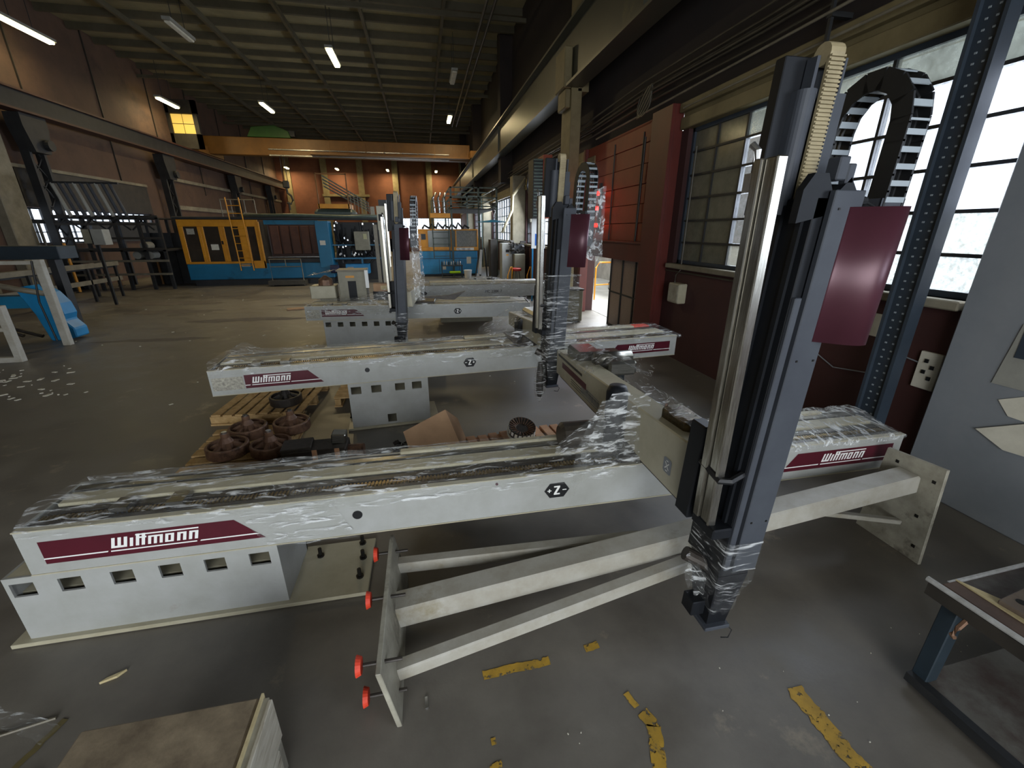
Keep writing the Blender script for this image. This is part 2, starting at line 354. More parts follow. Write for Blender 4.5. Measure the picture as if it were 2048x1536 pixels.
tag(MB().tube([(XR - .02, 6.6, 1.38), (XR - .02, 4.6, 1.38), (XR - .02, 3.2, 1.34)], .012, 6).build('wall_conduit', M_pipe), 'thin grimy conduit running just below the window sill', 'pipe')
tag(MB().tube([(XR - .02, 3.9, .95), (XR - .03, 3.3, .72), (XR - .03, 2.9, .78), (XR - .02, 2.75, 1.0), (XR - .02, 2.45, .96)], .006, 6).build('loose_wire', M_greypier), 'thin pale wire sagging across the wall under the window', 'wire')
# red door bay
door = bpy.data.objects.new('door_1', None); COL.objects.link(door); door['kind'] = 'structure'
B('door_post', M_redframe, door, (XR - .14, XR + .1, 7.0, 7.22, 0, 3.75), (XR - .2, XR - .14, 6.62, 7.22, 0, 3.75), (XR - .14, XR, 6.62, 6.7, 0, 3.75), bevel=.006)
B('door_post', M_redframe, door, (XR - .1, XR + .1, 10.45, 10.6, 0, 3.75), bevel=.006)
B('door_beam', M_redframe, door, (XR - .1, XR + .06, 7.2, 10.45, 1.44, 1.78), (XR - .14, XR + .06, 7.2, 10.45, 1.76, 1.8), bevel=.006)
for k in range(6):
    z = 1.8 + k * .325; B('shutter_panel', M_shutter, door, (XR - .02 - .012 * (k % 2), XR + .03, 7.2, 10.45, z, z + .318), bevel=.006)
B('shutter_light_block', M_dark2, door, (XR + .04, XR + .1, 7.2, 10.45, 1.78, 3.76))  # added behind the panels to stop daylight leaking through their gaps
for y in (7.75, 8.95): B('door_rod', M_dark, door, (XR - .05, XR - .03, y, y + .02, 1.5, 3.6))
tag(MB().tube([(XR - .08, 7.62, 3.5), (XR - .07, 7.66, 2.4), (XR - .09, 7.64, 1.9), (XR - .08, 7.7, 1.52)], .014, 6).build('hanging_chain', M_dark), 'dark chain hanging in front of the orange shutter', 'chain')
leaf = bpy.data.objects.new('door_2', None); COL.objects.link(leaf); leaf['kind'] = 'structure'
for i in range(3):
    for j in range(2):
        B('door_panel', mat('grey_pink_sheet', '#a08a7e', '#857268', 9, .5, bump=.15, stretch=(1, 2, 12)), leaf, (XR + .06, XR + .08, 7.24 + i * .56, 7.24 + i * .56 + .53, .03 + j * .72, .03 + j * .72 + .69))
for i in range(4): B('door_bar', M_dark, leaf, (XR + .04, XR + .1, 7.2 + i * .56, 7.24 + i * .56, 0, 1.46))
for j in range(3): B('door_bar', M_dark, leaf, (XR + .045, XR + .095, 7.2, 8.92, j * .72 - .0, .03 + j * .72))
MB().tube([(XR + .02, 8.8, .75), (XR - .03, 8.8, .8), (XR - .03, 8.8, .92), (XR + .02, 8.8, .97)], .008, 6).build('door_handle', M_dark, leaf)
# the lit yard outside, seen through the door
struct(B('trim_2', mat('yard_concrete', '#b9b6ae', '#a09c92', 2, .8), None, (XR + .35, 14, 5, 18, -.02, .01)))
yw = struct(B('trim_3', mat('yard_wall', '#c9c6be', '#a8a49a', 2.5, .8, bump=.2), None, (7.6, 7.8, 8, 24, 0, 4.5)))
hoop = thing('yellow_railing', 'yellow tubular railing outside in the bright yard beyond the door', 'railing', (5.6, 12.2, 0))
MB().tube([(-.6, 0, 0), (-.6, 0, .95), (-.5, 0, 1.1), (1.2, 0, 1.1)], .025).build('rail', M_orange, hoop); MB().tube([(-.6, 0, .45), (1.2, 0, .5)], .02).build('rail', M_orange, hoop); MB().tube([(1.2, 0, 0), (1.2, 0, 1.1)], .025).build('post', M_orange, hoop)
# pillars along the right wall
for i, y in enumerate((17.0, 25.3, 34.0)): struct(B('trim_%d' % (4 + i), M_concrete, None, (XR - .5, XR, y, y + .5, 0, 3.9), bevel=.02))
col = struct(B('trim_7', M_ivory, None, (3.36, 3.6, 10.2, 10.85, 0, 4.87), (3.5, 3.75, 10.2, 10.85, 4.8, ZC), bevel=.01))
B('corbel', M_ivory, col, (3.18, 3.36, 10.2, 10.85, 4.86, 5.6), (3.24, 3.36, 10.25, 10.8, 4.5, 4.86), bevel=.02)
for i, y in enumerate((19.5, 29.0, 38.0)): struct(B('trim_%d' % (8 + i), M_upper, None, (3.45, XR, y, y + .6, 3.9, ZC)))
# crane runway girder, right
g = struct(B('trim_11', M_girder, None, (3.38, 3.44, 1.0, 44.8, 4.92, 5.95)))
B('girder_flange', M_girder, g, (3.22, 3.6, 1.0, 44.8, 4.87, 4.92)); B('girder_flange', M_girder, g, (3.22, 3.6, 1.0, 44.8, 5.95, 6.0))
for y in (7.0, 19.4, 29.0, 38): B('stiffener', M_girder, g, (3.32, 3.38, y, y + .02, 4.92, 5.95))
B('crane_rail', M_pipel, g, (3.36, 3.44, 1, 44.8, 6.0, 6.08))
# left wall
wl = struct(B('wall_left', M_brickL, None, (XL - .4, XL, -6, 16.9, 0, ZC), (XL - .4, XL, 16.9, 24.4, 0, 1.55), (XL - .4, XL, 16.9, 24.4, 2.7, ZC), (XL - .4, XL, 24.4, YB, 0, ZC)))
B('cladding_ledge', M_concrete, wl, (XL, XL + .14, 26, 44.8, 4.35, 4.5), (XL, XL + .1, 26, 44.8, 3.0, 3.2), (XL, XL + .08, -6, 24.3, 3.85, 3.95))
B('dark_wall_strip', M_dark2, wl, (XL, XL + .03, 17.4, 24.3, 2.72, 3.84))  # dark strip laid flat on the wall above the windows
for k in range(13): y = -4 + k * 3.8; B('cladding_joint', M_dark2, wl, (XL, XL + .05, y, y + .03, 3.9, ZC))
wn = window(6, 16.9, 24.4, 1.55, 2.7, 18, 3, lambda i, j: G_clear, x=XL - .2)
B('window_beam', M_dark, wn, (XL - .1, XL + .1, 16.9, 24.4, 2.2, 2.32), (XL - .1, XL + .1, 19.6, 24.4, 1.55, 2.2))
for i, (y, m) in enumerate(((16.2, M_concrete), (14.3, M_concrete))): struct(B('trim_%d' % (12 + i), m, None, (XL, XL + .3, y, y + .8, 0, ZC), bevel=.02))
# lattice columns with brackets under the left runway
def lattice(y, lab):
    t = thing('lattice_column', lab, 'column', (-11.95, y, 0), group=None)
    for a in (-.28, .28): B('chord', M_dark, t, (-.12, .12, a - .05, a + .05, 0, 5.0))
    m_ = MB()
    for k in range(8):
        z = k * .6; m_.bar((0, -.26, z), (0, .26, z + .6), .04, .04); m_.bar((0, .26, z), (0, -.26, z + .6), .04, .04)
    stuff(m_.build('lacing', M_dark, t))
    MB().prism([(-.5, 5.35), (.5, 5.35), (.5, 5.0), (.3, 4.3), (-.3, 4.3), (-.5, 5.0)], (-.12, .3), lambda u, v, w: (w, u, v)).build('bracket', M_dark, t)
    MB().tube([(.2, .2, 4.55), (.45, .2, 4.55)], .16, 12).build('bracket_disc', M_dark, t); return t
lattice(17.9, 'dark lattice column under the left crane runway, nearest to the camera')
lattice(25.6, 'dark lattice column left of the yellow cab, under the left crane runway')
lattice(33.9, 'dark lattice column rising behind the ladder of the yellow cab')
lattice(41.0, 'farthest dark lattice column near the back wall corner')
rl = struct(B('trim_14', M_dark, None, (-11.85, -11.6, -4, 44.6, 5.4, 5.95)))
B('girder_flange', M_ofoot, rl, (-11.95, -11.5, -4, 44.6, 5.36, 5.42)); B('girder_flange', M_ofoot, rl, (-11.95, -11.5, -4, 44.6, 5.93, 5.99))
# back wall
wb = struct(B('wall_back', M_brickB, None, (XL - .4, XR + .4, YB, YB + .3, 3.1, ZC), (XL - .4, -2.2, YB, YB + .3, 0, 3.1), (XL - .4, XR + .4, YB, YB + .3, 0, 1.2)))
for k in range(6): x = -11.6 + k * 3.1; B('pilaster', M_ivory, wb, (x, x + .5, YB - .25, YB, 0, ZC))
B('ledge', M_ivory, wb, (-8.6, -4.5, YB - .3, YB, 4.9, 5.1), (XL, -8.4, YB - .2, YB, 2.6, 3.1))
window(7, -2.2, XR, 1.2, 3.1, 8, 3, lambda i, j: G_clear)  # placeholder geometry is turned to the back wall below
w7 = bpy.data.objects['window_7']; w7.rotation_euler = (0, 0, -math.pi / 2)
# after the turn local (x, y) -> (y, -x): shift so the strip lies in the back wall, y runs to x
w7.location = (0, YB + .1 + XR + .1, 0)
wf = struct(B('wall_front', M_brickL, None, (XL - .4, -5.0, -6.4, -6, 0, ZC), (2.2, XR + .4, -6.4, -6, 0, ZC), (-5.0, 2.2, -6.4, -6, 5.0, ZC)))
# ceiling with purlins, beams
ce = struct(B('ceiling', M_ceil, None, (XL - .4, XR + .4, -6.4, YB + .3, ZC, ZC + .2)))
p0 = B('purlin', M_purl, ce, (XL, XR, -.06, .06, ZC - .22, ZC))
p0.location = (0, -4.6, 0)
for k in range(1, 36): copyobj(p0, ce, (0, -4.6 + k * 1.4, 0))
for x in (-9.6, -6.9, -4.2, -1.5, 1.2):
    B('roof_beam', M_purl, ce, (x - .05, x + .05, -6, 44.9, ZC - .4, ZC - .22))
for y in (8.2, 17.2, 26.0, 35.2): B('tie_beam', M_purl, ce, (XL, XR, y - .05, y + .05, ZC - .62, ZC - .5))
for y, x0 in ((22, -8), (31.5, -9), (40, -7)):
    B('skylight_panel', M_ceil, ce, (x0, x0 + 9, y, y + 2.6, ZC - .03, ZC + .0))
# long pipes under the ceiling near the right runway
def pipes(lab, pts_list, r, m=M_pipe, cat='pipe', name='pipe_run'):
    t = thing(name, lab, cat, pts_list[0][0]); b = Vector(pts_list[0][0])
    for pts in pts_list: MB().tube([Vector(p) - b for p in pts], r, 8).build('pipe', m, t)
    return t
pipes('pair of long pipes hung under the roof above the right crane runway', [[(2.3, 9, 8.3), (2.3, 30, 8.0)], [(2.55, 9, 8.3), (2.55, 30, 8.0)]], .05, M_pipe)
pp = []
for k in range(6):
    z = 3.98 + k * .05 + (k % 2) * .03; x = XR - .1 - (k % 3) * .05
    pp.append([(x, 1.5, z + random.uniform(-.02, .02)), (x, 5, z - .03), (x, 7.6, z + .02), (x, 10, z - .04), (x, 14, z), (x, 24, z - .05)])
pipes('bundle of grimy pipes and cables running along the right wall above the red door', pp, .016, M_pipe)
pipes('pale conduit running above the near window across the ivory lintel', [[(XR - .22, 1.6, 3.86), (XR - .22, 4, 3.84), (XR - .2, 9.6, 3.8)], [(XR - .16, 1.6, 3.66), (XR - .16, 6.4, 3.64)]], .014, M_pipel)
cc = MB()
for k in range(5):
    a = [(XR - .2 + .02 * math.sin(k + t), 7.55 + .22 * math.cos(t * 1.05 + k), 3.98 + .2 * math.sin(t * 1.05 + k * .5)) for t in [q * .5 for q in range(13)]]
    cc.tube(a, .012, 5)
tag(cc.build('cable_coil', M_pipe), 'tangled coil of grey cable hooked on the pipes above the red door', 'cable')
for i, (y, l) in enumerate(((4.05, 'dark bracket holding the conduits above the bright window'),)):
    t = thing('pipe_bracket', l, 'bracket', (XR - .2, y, 3.5)); B('stem', M_dark, t, (-.015, .015, -.015, .015, 0, .75)); B('arm', M_dark, t, (-.02, .2, -.03, .03, .3, .34))
# crane bridge
cr = thing('crane_bridge', 'ochre yellow overhead crane bridge spanning the far end of the hall', 'crane', (-4, 30, 6.0))
B('main_girder', M_crane, cr, (-7.6, 7.3, -.3, .3, .05, .95), bevel=.02); B('end_carriage', M_crane, cr, (-7.9, -7.4, -1.6, 1.6, .0, .4)); B('end_carriage', M_crane, cr, (7.2, 7.6, -1.6, 1.6, .08, .45))
B('walkway', M_crane, cr, (-2, 7.2, -.9, -.3, .1, .16))
for k in range(10): B('rail_post', M_crane, cr, (-1.9 + k, -1.87 + k, -.92, -.89, .16, .75))
B('conductor_bar', M_bare, cr, (-4.3, 6.0, -.36, -.32, .02, .1), bevel=.01); B('conductor_bar', M_bare, cr, (-4.3, 6.0, -.36, -.32, .34, .40), bevel=.01)
hs = thing('crane_hoist', 'green hoist trolley on top of the ochre crane bridge', 'hoist', (-8.1, 30, 6.97))
MB().prism([(-1.2, 0), (1.1, 0), (1.0, .35), (.3, .62), (-.9, .5)], (-.35, .35), lambda u, v, w: (u, w, v)).build('housing', M_green, hs, bevel=.02); B('motor', M_dark, hs, (.9, 1.3, -.2, .2, .1, .4))
hk = thing('crane_hook', 'dark crane hook block hanging on ropes before the back wall', 'hook', (-7.75, 30.0, 3.15))
MB().tube([(.12, 0, 1.6), (.1, 0, 3.0)], .02).build('rope', M_dark, hk); MB().tube([(-.12, 0, 1.6), (-.1, 0, 3.0)], .02).build('rope', M_dark, hk)
B('block', M_dark, hk, (-.17, .17, -.12, .12, 1.2, 1.62), bevel=.06)
MB().tube([(0, 0, 1.2), (0, 0, .95), (.18, 0, .8), (.25, 0, .55), (.12, 0, .35), (-.1, 0, .4)], .06).build('hook', M_dark, hk); MB().tube([(0, 0, .4), (0, 0, 0)], .05).build('sling', M_dark, hk)
# lamps
def lamp(x, y, z, lab, L=1.3, P=60, lit=True):
    t = thing('fluorescent_lamp', lab, 'lamp', (x, y, z), group='ceiling lamps of the hall')
    B('housing', M_cabg, t, (-.12, .12, -L / 2, L / 2, .05, .13)); B('tube', M_lamp if lit else M_paper, t, (-.09, .09, -L / 2 + .04, L / 2 - .04, -.02, .045), bevel=.02)
    for s in (-.4, .4): MB().tube([(0, s, .13), (0, s, ZC - z)], .01, 5).build('rod', M_dark, t)
    if lit:
        d = bpy.data.lights.new('lamp_light', 'AREA'); d.shape = 'RECTANGLE'; d.size = .2; d.size_y = L; d.energy = P; d.color = (1, .78, .42)
        o = bpy.data.objects.new('lamp_light', d); COL.objects.link(o); o.parent = t; o.location = (0, 0, -.05)
    return t
lamp(-11.2, 18.0, 7.6, 'lit lamp high above the left wall, nearest one', 2.2, 20)
lamp(-2.6, 18.6, 7.6, 'brightest lit lamp, alone in the middle of the ceiling', 1.7, 170)
lamp(-11.3, 26.0, 7.6, 'lit lamp above the yellow window panel at left', 1.8, 36)
lamp(-7.0, 26.0, 7.6, 'lit lamp just above the green crane hoist', 1.8, 130)
lamp(1.9, 26.6, 7.6, 'lit lamp near the right crane runway', 1.6, 90)
lamp(1.7, 20.5, 7.8, 'unlit lamp right of the ceiling middle', 1.6, lit=False)
lamp(-7.2, 18.5, 8.0, 'unlit lamp between the two nearest lit lamps', 1.6, lit=False)
for x, l in ((-11.0, 'first small lit lamp from the left before the back wall'), (-6.9, 'second small lit lamp from the left before the back wall'), (-2.6, 'third small lit lamp from the left before the back wall'), (1.7, 'rightmost small lit lamp before the back wall')):
    lamp(x, 43.6, 7.0, l, 1.0, 90)
# lit panel beside the left runway
pn = struct(B('trim_15', M_dark2, None, (-12.3, -12.15, 27.8, 28, 6, 8.2), (-11.1, -10.9, 27.8, 28, 6, 8.2), (-12.3, -10.9, 27.8, 28, 7.6, 8.2), (-12.3, -10.9, 27.8, 28, 6.0, 6.68)))
for i in range(2):
    for j in range(2): B('pane', G_warm, pn, (-12.13 + i * .52, -11.64 + i * .52, 27.88, 27.9, 6.7 + j * .45, 7.12 + j * .45))

# ================================================================== LETTERING
def wittmann():
    P = []
    def q(x0, x1, z0, z1): P.append([(x0 + .25 * z0, z0), (x1 + .25 * z0, z0), (x1 + .25 * z1, z1), (x0 + .25 * z1, z1)])
    s = .235
    for x in (0, .42, .84): q(x, x + s, 0, 1)
    q(0, 1.07, 0, .2)
    q(1.25, 1.48, 0, .84)
    for x in (1.66, 2.06): q(x, x + s, 0, 1.16)
    q(1.66, 2.38, .7, .86)
    for x in (2.5, 2.9, 3.3): q(x, x + s - .02, 0, .84)
    q(2.5, 3.47, .68, .84)
    q(3.68, 3.9, 0, .84); q(4.08, 4.3, 0, .84); q(3.68, 4.29, .68, .84); q(3.68, 4.29, 0, .15)
    for x in (4.52, 5.36):
        q(x, x + s, 0, .84); q(x + .42, x + .42 + s, 0, .84); q(x, x + .61, .68, .84)
    q(1.62, 6.0, 1.02, 1.15); q(0, 5.97, -.32, -.2)
    return P
LOGO = wittmann()
def decal(name, polys, m, parent, x, z, sx, sz, y=-.0015, flip=1):
    mb = MB()
    for i, p in enumerate(polys): mb.add([(x + u * sx, y - i * .00006, z + v * sz) for u, v in p], [tuple(range(len(p)))])
    return mb.build(name, m, parent)
def sticker(parent, x0, x1, zb, zt, slant, xt, tw):
    """maroon name sticker; slant 'r' cuts the right end, 'l' the left end"""
    h = zt - zb
    poly = [(x0, zb), (x1, zb), (x1 - (.13 if slant == 'r' else 0), zt), (x0 + (.1 if slant == 'l' else 0), zt)]
    o = decal('name_sticker', [poly], M_maroon, parent, 0, 0, 1, 1)
    k = tw / 6.1; zz = zb + h * .36
    decal('lettering', LOGO, M_print, o, xt, zz, k, h * .46, -.003)
    s0, s1 = zz - .32 * h * .46, zz - .2 * h * .46
    e = .04 if slant == 'r' else 0
    decal('stripe', [[(x0, s0), (xt - .02, s0), (xt - .015, s1), (x0 + (.01 if slant == 'l' else 0), s1)]], M_print, o, 0, 0, 1, 1, -.003); decal('stripe', [[(xt + tw, s0), (x1 - e + .02, s0), (x1 - e, s1), (xt + tw + .005, s1)]], M_print, o, 0, 0, 1, 1, -.003)
    return o
def hexmark(parent, x, z, w, h, order='-Z+'):
    hx = [(-.5, 0), (-.28, -.5), (.28, -.5), (.5, 0), (.28, .5), (-.28, .5)]
    o = decal('axis_mark', [[(x + u * w, z + v * h) for u, v in hx]], M_blackprint, parent, 0, 0, 1, 1)
    Z = [[(-.12, .2), (.12, .2), (.12, .3), (-.12, .3)], [(-.12, -.3), (.12, -.3), (.12, -.2), (-.12, -.2)], [(-.12, -.2), (-.02, -.2), (.12, .2), (.02, .2)],
         [(-.38, -.03), (-.22, -.03), (-.22, .03), (-.38, .03)], [(.22, -.03), (.38, -.03), (.38, .03), (.22, .03)]]
    sx = .3 if order == '-Z+' else -.3
    Z.append([(sx - .022, -.12), (sx + .022, -.12), (sx + .022, .12), (sx - .022, .12)])
    decal('axis_letter', Z, M_print, o, x, z, w, h, -.003); return o
def disc(parent, x, z, r, name='cap', m=None):
    return MB().prism([(x + r * math.cos(a * math.pi / 10), z + r * math.sin(a * math.pi / 10)) for a in range(20)], (-.004, 0), lambda u, v, w: (u, w, v)).build(name, m or M_blackprint, parent)

# ================================================================== LINEAR ROBOTS
def pedestal(t, x0, x1, d, h, slots, sw_, plate, extra=None, y0=.0):
    """welded sheet pedestal: front sheet is cut round the fork slots"""
    mb = MB(); th = .012; y = y0
    zs0, zs1 = h - .115, h - .035
    xs = [x0]
    for s in slots: xs += [s, s + sw_]
    xs.append(x1)
    for k in range(0, len(xs), 2):
        if xs[k + 1] - xs[k] > .001: mb.box(xs[k], xs[k + 1], y, y + th, zs0, zs1)
    mb.box(x0, x1, y, y + th, zs1, h)
    if extra:
        a, b, c, e = extra
        mb.box(x0, a, y, y + th, 0, zs0).box(b, x1, y, y + th, 0, zs0).box(a, b, y, y + th, 0, c).box(a, b, y, y + th, e, zs0)
    else: mb.box(x0, x1, y, y + th, 0, zs0)
    mb.box(x0, x0 + th, y + th, y + d, 0, h).box(x1 - th, x1, y + th, y + d, 0, h).box(x0, x1, y + d - th, y + d, 0, h)
    p = mb.build('pedestal', M_white, t)
    B('inner_shelf', M_cream, p, (x0 + th, x1 - th, y + .05, y + d - th, h - .14, h - .125))
    B('top_plate', M_cream, p, (x0, x1, y + th, y + d - th, h - .012, h - .001))
    pl = B('base_plate', M_cream, t, (plate[0], plate[1], y - .03, y + d + .02, .004, .028), bevel=.003)
    for bx in plate[2:]:
        o = MB().lathe([(.022, 0), (.022, .012), (.012, .012), (.012, .06)], 8, (bx[0], bx[1], .028)).build('bolt', M_bolt, pl)
    return p
def beam(t, L, d, z0, h, xcream, order='-Z+', zx=2.66, label_left=False, cover_from=0.0):
    bm_ = B('beam', M_white, t, (0, L, 0, .02, z0, z0 + h), (0, L, .02, d, z0, z0 + .02), (0, L, d - .02, d, z0 + .02, z0 + h), (0, .012, .02, d - .02, z0 + .02, z0 + h), (L - .012, L, .02, d - .02, z0 + .02, z0 + h), (.012, L - .012, .02, d - .02, z0 + h - .06, z0 + h - .045))
    zt = z0 + h
    B('flange_lip', M_cream, t, (0, L, -.006, .03, zt, zt + .006), (0, L, -.004, .01, z0 - .006, z0))
    B('guide_rail', M_darkrail, t, (.05, L - .05, .035, .065, zt - .045, zt + .004))
    rk = MB()
    for k in range(int((L - .1) / .02)): rk.box(.05 + k * .02, .05 + k * .02 + .011, .08, .115, zt - .045, zt + .006)
    stuff(rk.build('rack_teeth', M_rail, t)); B('rack', M_rail, t, (.05, L - .05, .08, .12, zt - .045, zt - .005))
    B('guide_rail', M_darkrail, t, (.05, L - .05, .135, .185, zt - .045, zt + .002))
    w = d - .2
    B('cable_tray', M_cream, t, (.05, L - .05, .2, .2 + w * .45, zt - .045, zt + .015), bevel=.004)
    B('cable_tray', M_steel, t, (.05, L - .05, .2 + w * .5, .2 + w * .68, zt - .045, zt + .02))
    B('cable_tray', M_cream, t, (xcream, L - .3, .2 + w * .7, d - .02, zt - .045, zt + .035), bevel=.006)
    for k in range(2): B('stop_block', M_steel, t, (.35 + k * .25, .43 + k * .25, .08, .18, zt - .01, zt + .03))
    return bm_
def filmsheet(name, t, f, nu, nv, m=None, amp=.012, s=9):
    mb = MB().grid(nu, nv, lambda u, v: wob(*f(u, v), amp, s)); return mb.build(name, m or M_film, t, smooth=True)
def film_over(t, x0, x1, d, zt, drop, amp=.014, m=None, peak=None):
    """film laid over the top of the beam and hanging a little over front and back"""
    prof = [(-.012, zt - drop), (-.013, zt - drop * .5), (-.012, zt + .012), (.1, zt + .03), (d * .35, zt + .035), (d * .65, zt + .04), (d + .01, zt + .03), (d + .02, zt - .08)]
    def f(u, v):
        k = v * (len(prof) - 1); i = min(int(k), len(prof) - 2); r = k - i
        y = prof[i][0] + (prof[i + 1][0] - prof[i][0]) * r; z = prof[i][1] + (prof[i + 1][1] - prof[i][1]) * r
        x = x0 + (x1 - x0) * u + .03 * math.sin(v * 9)
        if peak and 0 < y < d: z += peak[1] * math.exp(-((x - peak[0]) / peak[2]) ** 2)
        return (x, y, z)
    return filmsheet('stretch_film', t, f, max(12, int((x1 - x0) * 22)), 21, m, amp)

def mast(t, ox, oy, zb=0.0, dz=0.0, top=0.0, low=.55, wrist=True, lean=.045):
    """vertical telescopic axis; (ox, oy) is its front-left corner, local to the robot"""
    made = set(t.children)
    def b(n, m, *bx, bevel=0):
        return B(n, m, t, *[(x0 + ox, x1 + ox, y0 + oy, y1 + oy, z0 + dz, z1 + dz) for x0, x1, y0, y1, z0, z1 in bx], bevel=bevel)
    lo = low - dz
    body = b('mast_body', M_black, (0, .15, .0, .235, lo, 2.1), (-.085, .08, .175, .22, 2.05, 2.53), bevel=.003)
    b('mast_rib', M_black, (-.012, 0, .03, .05, lo + .25, 2.08), (-.012, 0, .12, .14, lo + .25, 2.08))
    b('front_cover', M_grey, (.036, .152, -.028, -.004, lo + .05, 2.12), bevel=.003)
    b('cover_strip', M_grey, (.0, .028, -.018, .0, lo + .05, 1.78), bevel=.003)
    for zz in (2.06, 1.55, lo + .3):
        for xx in (.06, .13): b('screw', M_bolt, (xx, xx + .007, -.031, -.027, zz, zz + .007))
    # inner stage: half round cover, toothed belt, side plate
    Y = .12
    MB().prism([(ox - .035 + .032 * (1 - math.cos(a * math.pi / 10)), oy + Y + .03 - .03 * math.sin(a * math.pi / 10)) for a in range(11)] + [(ox + .029, oy + Y + .06), (ox - .035, oy + Y + .06)], (2.05 + dz, 2.43 + dz), lambda u, v, w: (u, v, w)).build('inner_cover', M_grey, t)
    b('inner_plate', M_grey, (.085, .125, Y, Y + .03, 2.05, 2.42), (-.008, .004, Y + .01, Y + .05, 2.42, 2.52), (.1, .108, Y + .01, Y + .05, 2.4, 2.52), (.12, .145, Y + .02, Y + .05, 2.05, 2.34))
    bt = b('drive_belt', M_belt, (.024, .078, Y - .004, Y + .006, 2.05, 2.52))
    mb = MB()
    for k in range(40): mb.box(ox + .024, ox + .078, oy + Y - .011, oy + Y - .004, 2.055 + dz + k * .0118, 2.061 + dz + k * .0118)
    stuff(mb.build('belt_teeth', M_belt, t))
    MB().tube([(ox + .024, oy + Y + .03, 2.53 + dz), (ox + .078, oy + Y + .03, 2.53 + dz)], .034, 16).build('belt_pulley', M_belt, t)
    # bracket at the top of the cover
    MB().prism([(-.06, 2.12), (-.03, 2.17), (.02, 2.17), (.06, 2.1), (.11, 2.16), (.16, 2.1), (.16, 2.07), (-.06, 2.02)], (.0, .03), lambda u, v, w: (ox + u, oy + w, v + dz)).build('top_bracket', M_black, t)
    b('bracket_block', M_grey, (.05, .09, .0, .05, 2.15, 2.22), (.09, .12, .0, .03, 2.14, 2.2), bevel=.004)
    mb = MB().tube([(ox + .16, oy - .0, 2.09 + dz), (ox + .185, oy, 2.09 + dz)], .014); mb.tube([(ox + .185, oy, 2.09 + dz), (ox + .225, oy - .01, 2.07 + dz), (ox + .22, oy - .01, 2.03 + dz), (ox + .16, oy - .01, 2.01 + dz)], .004, 6)
    mb.build('sensor_cable', M_rubber, t)
    # wine red half-round cover: vertical shell bulging to the front and right
    def rf(u, v):
        a = u * math.pi * .62; return (ox + .1 + .15 * u ** .85, oy - .025 - .085 * math.sin(a), 1.625 + dz + v * .445)
    rc = MB().grid(28, 1, rf).build('motor_cover', M_red, t, smooth=True, solid=.003)
    MB().add([rf(k / 14, 1) for k in range(15)] + [(ox + .25, oy + .02, 2.07 + dz), (ox + .1, oy, 2.07 + dz)], [tuple(range(17))]).build('cover_lid', M_grey, rc)
    # chain duct + energy chain (loop in the depth plane)
    b('chain_duct', M_grey, (.25, .35, .0, .004, 1.8, 2.1), (.25, .254, .0, .1, 1.8, 2.1), (.346, .35, .0, .1, 1.8, 2.1))
    ch = b('energy_chain', M_rubber, (.27, .33, .028, .034, 2.0, 2.06))
    cx0, cx1 = ox + .262, ox + .345; path = []
    yn, yf, zc, rr = oy + .03, oy + .29, 2.34 + dz, .13
    for k in range(7): path.append((yn, 2.02 + dz + k * .05, 0))
    for k in range(8): a = math.pi - math.pi * k / 7; path.append((oy + .16 + rr * math.cos(a), zc + rr * 1.05 * math.sin(a), 1))
    for k in range(5): path.append((yf, zc - .04 - k * .05, 2))
    for k in range(len(path) - 1):
        (y0, z0, _), (y1, z1, _) = path[k], path[k + 1]
        d = Vector((0, y1 - y0, z1 - z0)); dl = d.length; d.normalize(); n_ = Vector((0, -d.z, d.y)); c = Vector((0, (y0 + y1) / 2, (z0 + z1) / 2))
        def P(x, a_, h_): return Vector((x, 0, 0)) + c + d * a_ + n_ * h_
        for xa, xb in ((cx0, cx0 + .008), (cx1 - .008, cx1)):
            MB().hexa([P(xa, -dl * .56, -.032), P(xb, -dl * .56, -.032), P(xb, dl * .56, -.032), P(xa, dl * .56, -.032), P(xa, -dl * .56, .032), P(xb, -dl * .56, .032), P(xb, dl * .56, .032), P(xa, dl * .56, .032)]).build('chain_link', M_rubber, ch)
        for h0 in (-.033, .029): MB().hexa([P(cx0 + .004, -dl * .17, h0), P(cx1 - .004, -dl * .17, h0), P(cx1 - .004, dl * .17, h0), P(cx0 + .004, dl * .17, h0), P(cx0 + .004, -dl * .17, h0 + .004), P(cx1 - .004, -dl * .17, h0 + .004), P(cx1 - .004, dl * .17, h0 + .004), P(cx0 + .004, dl * .17, h0 + .004)]).build('chain_crossbar', M_cross, ch)
    for q in range(3): MB().tube([(cx0 + .022 + q * .02, p[0], p[1]) for p in path], .006, 5).build('chain_cable', M_rubber, ch)
    # aluminium profiles standing off the left face
    for y0, y1, x0 in ((.022, .036, -.088), (.04, .085, -.08), (.088, .125, -.092)): B('aluminium_profile', M_alu, t, (ox + x0, ox - .05, oy + y0, oy + y1, lo + .27 + dz, 2.22 + dz), bevel=.004)
    mb = MB().tube([(ox - .07, oy + .14, 2.17 + dz), (ox - .07, oy + .14, 2.25 + dz), (ox - .08, oy + .16, 2.27 + dz)], .012); mb.build('hose_fitting', M_bare, t); b('fitting_block', M_bare, (-.09, -.05, .125, .16, 2.12, 2.18))
    # carriage clamps
    b('carriage', M_black, (-.09, -.03, .17, .27, lo + .2, lo + .66), (-.09, .01, -.01, .14, lo + .22, lo + .27), bevel=.006)
    MB().tube([(ox - .1, oy + .14, lo + .52 + dz), (ox - .1, oy + .01, lo + .5 + dz), (ox - .06, oy - .0, lo + .5 + dz), (ox - .0, oy + .01, lo + .52 + dz)], .014, 6).build('hose_clamp', M_rubber, t)
